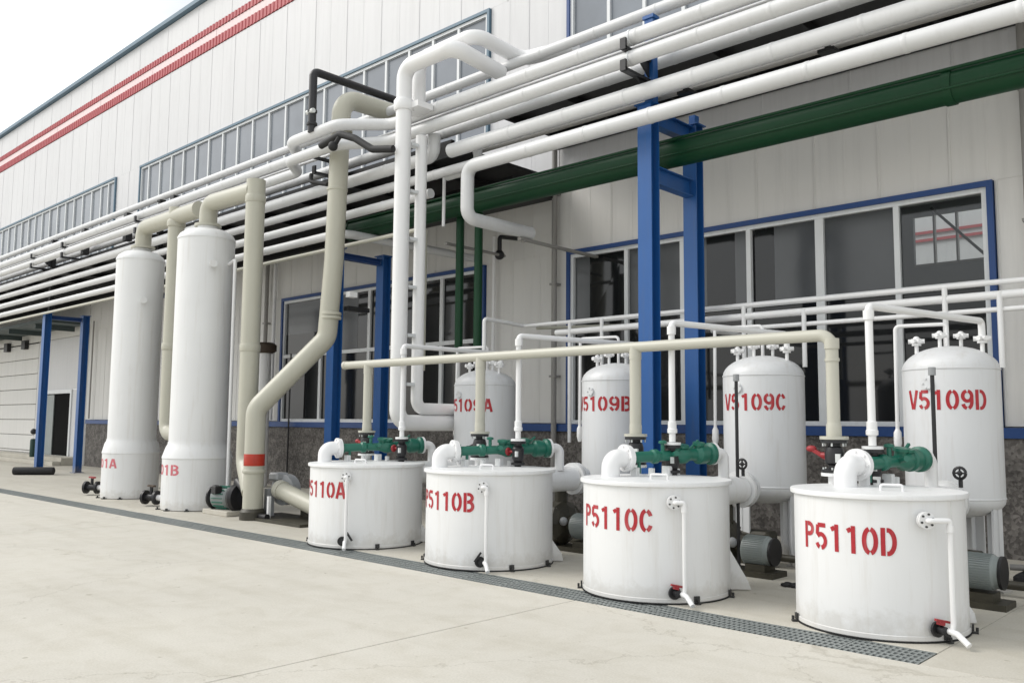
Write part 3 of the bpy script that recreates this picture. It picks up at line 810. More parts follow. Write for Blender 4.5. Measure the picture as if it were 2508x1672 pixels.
MB().sphere((-12.0, 12.35, 5.08), 0.10).build('head', BLACK, t)
pipe('thin_pipe', 'thin grey rod reaching from the green risers to the wall bracket', PIPEGREY, [(-11.7, 10.62, 5.0), (-12.0, 12.5, 5.08)], 0.03, seg=8)

# twin white risers ---------------------------------------------------------------
pipe('white_riser', 'tall thick white riser, left of the twin, looping over the rack at the top', PVC,
     [(-10.92, 10.9, 1.70), (-10.92, 8.92, 1.70), (-10.92, 8.92, 7.60), (-9.72, 8.92, 7.60), (-9.72, 10.0, 7.50)], 0.132, 0.22, group='twin white risers')
pipe('white_riser', 'white riser right of the twin, ending in a low elbow by the middle window', PVC,
     [(-10.92, 10.9, 1.93), (-10.92, 9.32, 1.93), (-10.92, 9.32, 6.52)], 0.10, 0.16, group='twin white risers')
pipe('white_riser', 'upper white loop pipe behind the twin risers, dropping back onto the rack', PVC,
     [(-11.0, 9.3, 6.9), (-11.0, 9.3, 7.88), (-9.62, 9.3, 7.90), (-9.62, 10.4, 7.84), (-8.5, 10.45, 7.76)], 0.12, 0.22)
for z in (2.3, 3.1, 3.9, 4.7, 5.5, 6.3):
    tag(MB().box(-11.00, -10.86, 9.055, 9.218, z, z+0.05).build('riser_clamp', FRAME), 'small white clamp plate joining the twin risers, ' + {2.3: 'lowest', 3.1: 'second from the bottom', 3.9: 'third from the bottom', 4.7: 'third from the top', 5.5: 'second from the top', 6.3: 'topmost'}[z], 'clamp', 'clamps between the twin risers')
pipe('thin_pipe', 'slim cream drop pipe right of the twin risers, cut short above the tank', CREAM2, [(-11.62, 10.0, 5.12), (-11.62, 10.0, 2.62)], 0.075, seg=14)
t = thing('clamp_collar', 'bulky white coupling where the twin risers pass the top rack pipes', 'coupling', (-10.92, 8.92, 6.9))
MB().lathe([(0.15, 0), (0.17, 0.03), (0.17, 0.16), (0.15, 0.19)], (-10.92, 8.92, 6.85)).build('ring', PVC, t)
MB().box(-11.0, -10.6, 8.95, 9.28, 6.88, 6.98).build('strap', PVC, t)

# ================================================================== CREAM DUCTS
hd = thing('cream_header', 'cream duct over the two tall white towers with two drop legs', 'duct', (-19.5, 8.42, 6.05))
MB().tube([(-19.55, 8.42, 5.62), (-19.55, 8.42, 6.08), (-16.9, 8.42, 6.08)], 0.175, 0.24, seg=24).build('duct_run', CREAM, hd)
MB().tube([(-16.32, 8.32, 5.62), (-16.32, 8.32, 6.08), (-14.70, 8.40, 6.08)], 0.175, 0.24, seg=24).build('duct_run', CREAM, hd)
MB().tube([(-17.93, 8.42, 6.28), (-17.93, 8.42, 1.45), (-17.0, 8.36, 1.42)], 0.168, 0.22, seg=24).build('drop_leg', CREAM, hd)
MB().tube([(-14.68, 8.42, 6.28), (-14.68, 8.42, 0.95), (-14.05, 8.2, 0.45)], 0.178, 0.3, seg=24).build('drop_leg', CREAM, hd)
for x, y, z in ((-19.55, 8.42, 5.60), (-16.32, 8.32, 5.60)):
    MB().lathe([(0.26, 0), (0.26, 0.05)], (x, y, z)).build('flange', CREAM, hd)
for x, y, z in ((-17.93, 8.42, 5.86), (-17.93, 8.42, 3.2), (-14.68, 8.42, 5.84), (-14.68, 8.42, 3.0)):
    MB().lathe([(0.185, 0), (0.192, 0.02), (0.192, 0.12), (0.185, 0.14)], (x, y, z), seg=24).build('socket', CREAM, hd)
MB().lathe([(0.25, -0.03), (0.25, 0.03)], (-17.12, 8.37, 1.42), (1, 0, 0)).build('flange', BLACK, hd)

rs = thing('cream_riser', 'tall cream duct rising from the blower in a dog-leg and turning over the rack', 'duct', (-13.85, 8.05, 0))
low = (-13.80, 8.08)
MB().tube([(low[0], low[1], 0.10), (low[0], low[1], 1.92), (-13.16, 9.08, 3.22), (-13.04, 9.10, 4.6), (-12.93, 9.10, 7.66), (-12.93, 11.6, 7.70)], 0.175, 0.34, seg=28, arc=9).build('duct_run', CREAM, rs)
MB().lathe([(0.178, 0), (0.180, 0.005), (0.180, 0.20), (0.178, 0.205)], (low[0], low[1], 0.93), seg=28).build('red_tape_band', REDTAPE, rs)
MB().lathe([(0.19, 0), (0.20, 0.02), (0.20, 0.05), (0.19, 0.07)], (low[0], low[1], 0.80), seg=28).build('socket', CREAM, rs)
for z in (3.55, 3.62, 5.9): MB().lathe([(0.18, 0), (0.19, 0.01), (0.19, 0.05), (0.18, 0.06)], (-13.09 if z < 4 else -13.0, 9.10, z), seg=28).build('weld_collar', CREAM, rs)
MB().lathe([(0.205, 0), (0.205, 0.12)], (-12.93, 9.10, 7.0), seg=28).build('socket', CREAM, rs)
MB().box(-12.86, -12.74, 9.25, 9.42, 3.95, 4.05).build('clamp', PVC, rs)
MB().box(-12.98, -12.84, 9.3, 9.78, 3.72, 3.80).build('clamp_arm', BLACK, rs)

bpz = 8.10
pipe('black_pipe', 'black pipe rising beside the cream riser and sloping back over the upper windows', BLACK,
     [(-13.22, 8.66, 6.95), (-13.22, 8.66, bpz), (-13.22, 10.75, bpz)], 0.075, 0.10, seg=14)
t = thing('black_valve', 'small black valve with a grey nut at the foot of the black pipe', 'valve', (-13.22, 8.66, 6.9))
MB().lathe([(0.05, 0), (0.10, 0.03), (0.10, 0.07), (0.06, 0.10), (0.06, 0.24), (0.09, 0.27), (0.09, 0.31)], (-13.22, 8.66, 7.05), seg=16).build('body', BLACK, t)
MB().cyl((-13.32, 8.62, 7.33), (-13.12, 8.62, 7.33), 0.045, seg=10).build('nut', ALU, t)
pipe('black_hose', 'sagging black hose in front of the rack pipes, left of the twin risers', RUBBER,
     [(-12.7, 8.52, 6.55), (-12.1, 8.5, 6.62), (-11.75, 8.55, 6.48), (-11.35, 8.62, 6.22), (-10.9, 8.7, 6.15)], 0.062, 0.2, seg=12, cat='hose')
t = MB().sphere((-12.22, 8.44, 6.42), 0.085).cyl((-12.22, 8.46, 6.42), (-12.1, 8.5, 6.6), 0.04, seg=10)
tag(t.build('hose_knob', RUBBER), 'black round knob hanging from the sagging hose', 'knob')
pipe('black_hose', 'short black hose curling under the bulging pipes by the cream riser', RUBBER, [(-13.55, 8.9, 6.28), (-13.5, 8.85, 6.12), (-13.1, 8.95, 6.02)], 0.04, 0.1, seg=10, cat='hose')

# ================================================================== STENCIL LETTERS
def arc(cx, cy, rx, ry, a0, a1, n=9):
    return [(cx+rx*math.cos(rad(a0+(a1-a0)*i/n)), cy+ry*math.sin(rad(a0+(a1-a0)*i/n))) for i in range(n+1)]
SW = 0.165
def stroke(pts, w=SW):
    """thick line as quads; pts in glyph units (height 1)"""
    out = []
    L_, R_ = [], []
    for i, p in enumerate(pts):
        a = pts[max(0, i-1)]; b = pts[min(len(pts)-1, i+1)]
        dx, dy = b[0]-a[0], b[1]-a[1]; l = math.hypot(dx, dy) or 1
        nx, ny = -dy/l*w/2, dx/l*w/2
        L_.append((p[0]+nx, p[1]+ny)); R_.append((p[0]-nx, p[1]-ny))
    for i in range(len(pts)-1): out.append((L_[i], R_[i], R_[i+1], L_[i+1]))
    return out
GW = 0.56
def sub_line(a, b, n=6): return [(a[0]+(b[0]-a[0])*i/n, a[1]+(b[1]-a[1])*i/n) for i in range(n+1)]
h = SW/2
GL = {
 'P': [sub_line((h, 0), (h, 1)), [(0.19, 1-h)] + arc(0.26, 0.73, 0.22, 0.195, 90, -90) + [(0.19, 0.535)]],
 '5': [sub_line((0.50, 1-h), (0.12, 1-h)), sub_line((0.08+h*0.4, 0.92), (0.05+h*0.4, 0.56)), arc(0.27, 0.33, 0.22, 0.25, 140, -85, 12), arc(0.27, 0.33, 0.22, 0.25, -110, -160, 4)],
 '1': [sub_line((0.33, 0), (0.33, 1)), [(0.10, 0.80), (0.25, 0.88)]],
 '0': [arc(0.28, 0.5, 0.21, 0.43, 98, 262, 14), arc(0.28, 0.5, 0.21, 0.43, 82, -82, 14)],
 '9': [arc(0.28, 0.68, 0.205, 0.25, 100, 350, 12), arc(0.28, 0.68, 0.205, 0.25, 80, 0, 6) + arc(0.28, 0.42, 0.205, 0.35, 0, -75, 8), arc(0.28, 0.36, 0.205, 0.29, -100, -165, 4)],
 'A': [sub_line((0.04, 0), (0.25, 1)), sub_line((0.31, 1), (0.52, 0)), [(0.17, 0.30), (0.39, 0.30)]],
 'B': [sub_line((h, 0), (h, 1)), [(0.19, 1-h)] + arc(0.26, 0.735, 0.19, 0.19, 90, -80) , [(0.19, 0.52)] + arc(0.27, 0.30, 0.21, 0.225, 80, -90) + [(0.19, h)]],
 'C': [arc(0.28, 0.5, 0.21, 0.43, 98, 262, 14), arc(0.28, 0.5, 0.21, 0.43, 78, 28, 5), arc(0.28, 0.5, 0.21, 0.43, -28, -78, 5)],
 'D': [sub_line((h, 0), (h, 1)), [(0.22, 1-h)] + arc(0.24, 0.5, 0.25, 0.425, 80, -80, 14) + [(0.22, h)]],
 'V': [sub_line((0.03, 1), (0.25, 0.03)), sub_line((0.31, 0.03), (0.53, 1))],
 'T': [sub_line((0.28, 0), (0.28, 0.8)), sub_line((0.02, 1-h), (0.54, 1-h))],
}
def lettering(text, cx, cy, r, a0, a1, z0, hgt, m, parent):
    """wraps stencil characters round a vertical cylinder from angle a0 to a1 (degrees, counter-clockwise seen from above = left to right)"""
    n = len(text); total = rad(a1-a0) * r; adv = total / (n - 1 + GW/0.66) ; sx = adv / 0.66
    for i, ch in enumerate(text):
        mb = MB()
        for st in GL[ch]:
            for quad in stroke(st):
                b = len(mb.v)
                for (gx, gy) in quad:
                    s_ = i*adv + gx*sx; th = rad(a0) + s_/r
                    jz = 0.0
                    mb.v.append(Vector((cx+(r+0.003)*math.cos(th), cy+(r+0.003)*math.sin(th), z0+gy*hgt)))
                mb.face((b, b+1, b+2, b+3))
        mb.build('letter_' + ch.lower() if ch.isalpha() else 'digit', m, parent)

# ================================================================== P TANKS
def bolts(mb, c, axis, r, n, rb=0.012, hh=0.015, phase=0.0):
    a = Vector(axis).normalized(); hx = Vector((0,0,1)) if abs(a.z) < 0.9 else Vector((1,0,0))
    e1 = a.cross(hx).normalized(); e2 = a.cross(e1)
    for k in range(n):
        t = 2*PI*k/n + phase
        p = Vector(c) + (e1*math.cos(t) + e2*math.sin(t))*r
        mb.cyl(p, p + a*hh, rb, seg=6)
PT = [('A', -10.171, 7.769, 0.80, 1.125, 'leftmost'), ('B', -7.728, 7.816, 0.79, 1.142, 'second from left'),
      ('C', -5.203, 7.737, 0.752, 1.146, 'third from left'), ('D', -2.957, 7.851, 0.695, 1.156, 'nearest, at right')]
EJ = {'A': ((-0.36, -0.40), (0.08, 1.02)), 'B': ((-0.44, -0.36), (0.12, 1.05)), 'C': ((-0.33, -0.24), (0.10, 1.06)), 'D': ((-0.20, -0.08), (0.05, 1.10))}
LEG = {'A': -10.66, 'B': -8.22, 'C': -5.72, 'D': -3.44}
WPX = {'A': -9.95, 'B': -7.62, 'C': -5.30, 'D': -3.12}
for ch, cx, cy, r, H, pos in PT:
    t = thing('process_tank', f'squat round white tank stencilled P5110{ch} in red, {pos} of the four front tanks', 'tank', (cx, cy, 0), 'squat white tanks in the front row')
    MB().lathe([(r, 0.012), (r, H-0.045)], (cx, cy, 0), seg=72, cap0=True).build('shell', WHITE, t)
    MB().lathe([(r+0.012, H-0.045), (r+0.030, H-0.04), (r+0.032, H-0.012), (r+0.026, H), (r*0.97, H+0.004), (0.3, H+0.014), (0.02, H+0.016)], (cx, cy, 0), seg=72).build('lid', WHITE, t)
    MB().lathe([(r+0.012, 0.0), (r+0.014, 0.010), (r-0.02, 0.011)], (cx, cy, 0), seg=72).build('rubber_foot_ring', RUBBER, t)
    MB().lathe([(r+0.002, 0.014), (r+0.008, 0.018), (r+0.008, 0.05), (r+0.002, 0.056)], (cx, cy, 0), seg=72, cap0=False, cap1=False).build('weld_ring', WHITE, t)
    lettering('P5110'+ch, cx, cy, r, -125, -58.0, 0.672, 0.222, RED, t)
    for a in (-141, -95 if ch == 'X' else -26, 15, 60, 105, 150):
        ca, sa = math.cos(rad(a)), math.sin(rad(a)); M_ = Matrix.Translation((cx+ca*(r+0.02), cy+sa*(r+0.02), 0)) @ Matrix.Rotation(rad(a), 4, 'Z')
        m = MB().box(-0.015, 0.04, -0.022, 0.022, 0.001, 0.014, M_).box(-0.01, 0.008, -0.028, 0.028, 0.022, 0.075, M_)
        m.cyl(M_ @ Vector((0.03, 0, 0.02)), M_ @ Vector((0.03, 0, 0.05)), 0.012, seg=6)
        m.build('anchor_bracket', BOLT, t)
    a = rad({'A': -18, 'B': -24, 'C': -12, 'D': -16}[ch]); M_ = Matrix.Translation((cx+math.cos(a)*r, cy+math.sin(a)*r, 0)) @ Matrix.Rotation(a, 4, 'Z')
    MB().box(-0.004, 0.003, -0.006, 0.006, 0.06, H-0.05, M_).build('weld_seam', WHITE, t)
    # rear skirt gusset
    a = 42
    ca, sa = math.cos(rad(a)), math.sin(rad(a))
    gs = 1.0 if ch == 'C' else 0.6; m = MB(); x0, y0 = cx+ca*r*0.99, cy+sa*r*0.99
    m.prism([(x0, y0, 0.015), (x0+ca*0.24*gs, y0+sa*0.24*gs, 0.015), (x0+ca*0.21*gs, y0+sa*0.21*gs, 0.10), (x0, y0, 0.46*gs)], (-sa*0.02, ca*0.02, 0))
    m.build('gusset', WHITE, t)
    # lid handles
    hx, hy = cx+0.25*r/0.75, cy-0.30*r/0.75
    MB().tube([(hx-0.08, hy-0.03, H+0.0), (hx-0.08, hy-0.03, H+0.06), (hx+0.08, hy+0.03, H+0.06), (hx+0.08, hy+0.03, H)], 0.012, 0.02, seg=8).build('lid_handle', PVC, t)
    # side drain pipe with top and bottom flanges
    af = {'A': -56, 'B': -50.5, 'C': -43.5, 'D': -41}[ch]
    ca, sa = math.cos(rad(af)), math.sin(rad(af)); zf = 0.965
    tx, ty = -sa, ca                                         # tangent, anticlockwise
    def pt(rr, tt, z): return (cx+ca*(r+rr)+tx*tt, cy+sa*(r+rr)+ty*tt, z)
    m = MB().cyl(pt(-0.01, 0, zf), pt(0.045, 0, zf), 0.032, seg=14)
    m.cyl(pt(0.035, 0, zf), pt(0.052, 0, zf), 0.068, seg=24); m.build('outlet_flange', PVC, t)
    m = MB().cyl(pt(0.058, 0, zf), pt(0.075, 0, zf), 0.068, seg=24); m.build('pipe_flange', PVC, t)
    m = MB(); bolts(m, pt(0.0755, 0, zf), (ca, sa, 0), 0.050, 6, 0.009, 0.012, 0.3); m.build('flange_bolts', BOLT, t)['kind'] = 'stuff'
    tt = {'A': 0.03, 'B': 0.05, 'C': 0.085, 'D': 0.17}[ch]
    MB().tube([pt(0.07, 0, zf), pt(0.105, 0, zf), pt(0.105, tt, zf), pt(0.105, tt, 0.17), pt(0.105, tt*0.9, 0.10)], 0.022, 0.02, seg=12).build('drain_pipe', PVC, t)
    MB().lathe([(0.03, 0), (0.03, 0.05)], pt(0.105, tt, zf-0.09), seg=14).build('union', PVC, t)
    vv = sub(MB().cyl(pt(-0.01, tt*0.9-0.07, 0.115), pt(0.10, tt*0.9-0.05, 0.115), 0.034, seg=14).build('drain_valve', BLACK, t), t)
    MB().cyl(pt(0.02, tt*0.9-0.075, 0.115), pt(0.04, tt*0.9-0.07, 0.115), 0.062, seg=18).build('valve_flange', BLACK, vv)
    if ch in 'CD':
        M_ = Matrix.Translation(pt(0.07, tt*0.9-0.06, 0.185)) @ Matrix.Rotation(rad(af+100), 4, 'Z') @ Matrix.Rotation(rad(12), 4, 'Y')
        MB().box(-0.06, 0.07, -0.014, 0.014, -0.006, 0.012, M_).box(-0.03, 0.02, -0.02, 0.02, -0.03, -0.006, M_).build('red_lever', REDHW, vv)
    else:
        M_ = Matrix.Translation(pt(0.08, tt*0.9+0.05 if ch == 'A' else tt*0.9-0.09, 0.18)) @ Matrix.Rotation(rad(af+90), 4, 'Z') @ Matrix.Rotation(rad(55 if ch == 'A' else -55), 4, 'Y')
        MB().box(-0.07, 0.06, -0.011, 0.011, -0.012, 0.012, M_).build('lever', BLACK, vv)
    MB().tube([pt(0.08, tt*0.9-0.02, 0.115), pt(0.16, tt*0.9+0.01, 0.105), pt(0.26, tt*0.9+0.04, 0.04)], 0.024, 0.04, seg=12).build('spout', PVC, t)
    # saddle blocks that carry the ejector line
    (ax, ay), (bx, by) = EJ[ch]
    for f_, w_, hh in ((0.20, 0.07, 0.10), (0.38, 0.05, 0.09), (0.55, 0.08, 0.11), (0.66, 0.05, 0.08)):
        px, py = cx+ax+(bx-ax)*f_*0.9, cy+ay+(by-ay)*f_*0.9
        if math.hypot(px-cx, py-cy) < r-0.06:
            MB().box(px-w_*0.6, px+w_*0.6, py-w_*0.45, py+w_*0.45, H, H+hh).build('saddle_block', WHITE, t, bevel=0.006)
    # big side outlet towards the pressure vessel
    ex, ey, ez = cx+0.10, 9.32, 0.96
    MB().cyl((cx+0.04, cy+r*0.9, ez), (ex, ey, ez), 0.165, seg=28).build('side_outlet', WHITE, t)
    m = MB().lathe([(0.215, 0), (0.215, 0.045)], (ex, ey, ez), (0, 1, 0), 28); m.build('side_outlet_flange', WHITE, t)
    m = MB().lathe([(0.215, 0.06), (0.215, 0.105), (0.165, 0.106), (0.165, 0.22)], (ex, ey, ez), (0, 1, 0), 28); m.build('side_outlet_flange', WHITE2, t)

    # ejector line -------------------------------------------------------------
    e = thing('ejector_line', f'green jet ejector line with white elbows lying across the lid of tank {ch}', 'ejector', (cx+ax, cy+ay, H), 'green ejector lines on the tank lids')
    p0 = Vector((cx+ax, cy+ay, H+0.20)); p1 = Vector((cx+bx, cy+by, H+0.24)); d = (p1-p0); Lg = d.length; d.normalize()
    MB().tube([p0 + Vector((0, 0, -0.20))-d*0.07, p0-d*0.07, p0 + d*0.14], 0.098, 0.115, seg=24).build('white_elbow', PVC, e)
    m = MB().lathe([(0.145, 0), (0.145, 0.03)], p0+d*0.10, d, 26); bolts(m, p0+d*0.098, -d, 0.118, 8, 0.011, 0.012); m.build('elbow_flange', PVC, e)
    m = MB().lathe([(0.135, 0), (0.135, 0.03)], p0+d*0.134, d, 26); m.build('nozzle_flange', PVC, e)
    prof = [(0.10, 0.165), (0.10, 0.19), (0.065, 0.20), (0.065, 0.46), (0.085, 0.48), (0.085, 0.53), (0.06, 0.56), (0.06, 0.72), (0.075, 0.78), (0.105, 0.84), (0.105, 0.92), (0.075, 0.97), (0.075, Lg-0.30), (0.12, Lg-0.26), (0.12, Lg-0.17), (0.10, Lg-0.12), (0.135, Lg-0.10), (0.135, Lg-0.06)]
    prof = [(a_*0.92, b_) for a_, b_ in prof]
    MB().lathe(prof, p0, d, 22).build('ejector_body', GREENV, e)
    for f_, dz, rr in ((0.80, 0.10, 0.055), (0.88, 0.09, 0.06), (1.12, 0.11, 0.05)):
        q = p0 + d*f_
        if f_ < Lg-0.1:
            MB().lathe([(rr, 0), (rr, dz*0.6), (rr*1.35, dz*0.65), (rr*1.35, dz*0.95), (rr*0.5, dz)], q+Vector((0, 0, 0.03)), (0.15, -0.1, 1), 14).build('valve_bonnet', GREENV, e)
    m = MB()
    for f_, rb_ in ((0.178, 0.078), (0.505, 0.066), (Lg-0.215, 0.094), (Lg-0.08, 0.105)): bolts(m, p0+d*f_, d, rb_, 8, 0.009, 0.03, 0.2)
    m.build('bolts', GREENV, e)['kind'] = 'stuff'
    m = MB().cyl(p0+d*0.62, p0+d*0.62+Vector((0, 0, 0.14)), 0.022, seg=10)
    m.lathe([(0.02, 0), (0.045, 0.008), (0.045, 0.03), (0.02, 0.04)], p0+d*0.62+Vector((0, 0, 0.13)), seg=14)
    m.build('gauge_cock', GREENV, e)
    MB().cyl(p0+d*0.30+Vector((0, 0, -0.05)), p0+d*0.30+Vector((0, 0, -0.17)), 0.02, seg=8).build('drain_cock', GREENV, e)
    MB().cyl(p0+d*0.74, p0+d*0.74+Vector((0.12, -0.08, 0.03)), 0.03, seg=10).build('side_fitting', GREENV, e)
    M_ = Matrix.Translation(p0+d*(Lg-0.32)+Vector((0, 0, 0.10))) @ Matrix.Rotation(math.atan2(d.y, d.x), 4, 'Z') @ Matrix.Rotation(rad(-38), 4, 'Y')
    MB().box(-0.09, 0.09, -0.012, 0.012, -0.012, 0.012, M_).build('lever', GREENV, e)
    m = MB().lathe([(0.125, 0), (0.125, 0.03)], p0+d*(Lg-0.055), d, 26); bolts(m, p0+d*(Lg-0.027), d, 0.10, 8, 0.011, 0.012); m.build('end_flange', PVC, e)
    MB().tube([p0+d*(Lg-0.03), p0+d*(Lg+0.12), p0+d*(Lg+0.12)+Vector((0, 0, -0.30))], 0.062, 0.09, seg=18).build('white_elbow', PVC, e)

    # black plug valves on the lid -------------------------------------------------
    lx = LEG[ch]; ly = 8.12
    v = thing('plug_valve', f'black iron valve with red handle under the thick cream leg on tank {ch}', 'valve', (lx, ly, H), 'black valves on the tank lids')
    MB().lathe([(0.062, 0), (0.062, 0.10), (0.125, 0.10), (0.125, 0.13)], (lx, ly, H-0.02), seg=22).build('white_stub', PVC, v)
    MB().lathe([(0.12, 0.115), (0.12, 0.14), (0.055, 0.15), (0.055, 0.18), (0.085, 0.20), (0.09, 0.30), (0.075, 0.35), (0.055, 0.36), (0.055, 0.385), (0.12, 0.39), (0.12, 0.42)], (lx, ly, H), seg=22).build('body', BLACK, v)
    m = MB(); bolts(m, (lx, ly, H+0.36), (0, 0, 1), 0.105, 6, 0.009, 0.03, 0.2); bolts(m, (lx, ly, H+0.13), (0, 0, 1), 0.105, 6, 0.009, 0.03, 0.2)
    m.box(lx+0.05, lx+0.095, ly-0.105, ly-0.08, H+0.21, H+0.29); m.build('bolts', ALU, v)['kind'] = 'stuff'
    M_ = Matrix.Translation((lx-0.13, ly+0.02, H+0.27)) @ Matrix.Rotation(rad({'A': 10, 'B': -20, 'C': -15, 'D': 30}[ch]), 4, 'Y')
    MB().box(-0.14, 0.05, -0.02, 0.02, -0.018, 0.018, M_).sphere(M_ @ Vector((-0.12, 0, 0)), 0.04, sc_=(1.3, 0.8, 0.8)).cyl((lx-0.13, ly+0.02, H+0.27), (lx, ly, H+0.27), 0.03, seg=10).build('red_handle', REDHW if ch in 'ACD' else BLACK, v)
    wx = WPX[ch]; wy = 8.22
    v = thing('plug_valve', f'smaller black valve under the slim white pipe on tank {ch}', 'valve', (wx, wy, H), 'black valves on the tank lids')
    MB().lathe([(0.045, 0), (0.045, 0.03), (0.09, 0.035), (0.09, 0.06), (0.05, 0.07), (0.075, 0.12), (0.078, 0.24), (0.05, 0.28), (0.05, 0.30), (0.10, 0.305), (0.10, 0.335)], (wx, wy, H), seg=20).build('body', BLACK, v)
    MB().box(wx+0.03, wx+0.06, wy-0.092, wy-0.06, H+0.14, H+0.21).build('name_plate', ALU, v)
    MB().cyl((wx-0.16, wy-0.02, H+0.20), (wx, wy, H+0.20), 0.018, seg=8).sphere((wx-0.15, wy-0.02, H+0.20), 0.055, sc_=(0.5, 1, 1)).build('red_handle', REDHW, v)

    # slim white pipe going up and back
    s = thing('white_link_pipe', f'slim white pipe from tank {ch} up, over and back to the vessel behind', 'pipe', (wx, wy, H+0.34), 'slim white link pipes')
    wr = 0.036
    zt = 2.835; vX = {'A': -9.95, 'B': -7.25, 'C': -4.94, 'D': -2.70}[ch]; vY = 10.30
    MB().tube([(wx, wy, H+0.37), (wx, wy, zt), (vX, vY, zt+0.02), (vX, vY, 2.62)], wr, 0.05, seg=14).build('pipe_run', PVC, s)
    MB().lathe([(0.095, 0), (0.095, 0.028)], (wx, wy, H+0.338), seg=22).build('flange', PVC, s)
    MB().lathe([(0.036, 0), (0.055, 0.01), (0.055, 0.05), (0.048, 0.06), (0.048, 0.13), (0.036, 0.14)], (wx, wy, H+0.46), seg=16).build('union', PVC, s)
    MB().lathe([(0.05, -0.0), (0.05, 0.09)], (wx, wy, zt-0.13), seg=16).build('elbow_socket', PVC, s)

# cream header over the four tanks ---------------------------------------------------
ch_ = thing('cream_manifold', 'long cream pipe over the front tanks with four legs down to black valves', 'pipe', (-7, 8.12, 2.58))
HX0 = -11.25
MB().tube([(HX0, 8.12, 2.59), (LEG['D'], 8.12, 2.575), (LEG['D'], 8.12, 1.60)], 0.060, 0.12, seg=20).build('header_pipe', CREAM2, ch_)
MB().lathe([(0.066, 0), (0.066, 0.06)], (HX0-0.02, 8.12, 2.59), (1, 0, 0), 18).build('end_cap', CREAM2, ch_)
for ch, cx, cy, r, H, pos in PT:
    x = LEG[ch]
    if ch != 'D': MB().cyl((x, 8.12, 2.58), (x, 8.12, H+0.43), 0.066, seg=18).build('leg', CREAM2, ch_)
    MB().lathe([(0.062, 0.16), (0.07, 0.12), (0.07, 0.03), (0.13, 0.03), (0.13, 0.0)], (x, 8.12, H+0.423), seg=22).build('leg_flange', CREAM2, ch_)
    MB().lathe([(0.070, 0), (0.070, 0.10)], (x, 8.12, 2.44), seg=18).build('tee_socket', CREAM2, ch_)
MB().lathe([(0.069, 0), (0.069, 0.03)], (LEG['D'], 8.12, 2.32), seg=18).build('elbow_socket', CREAM2, ch_)

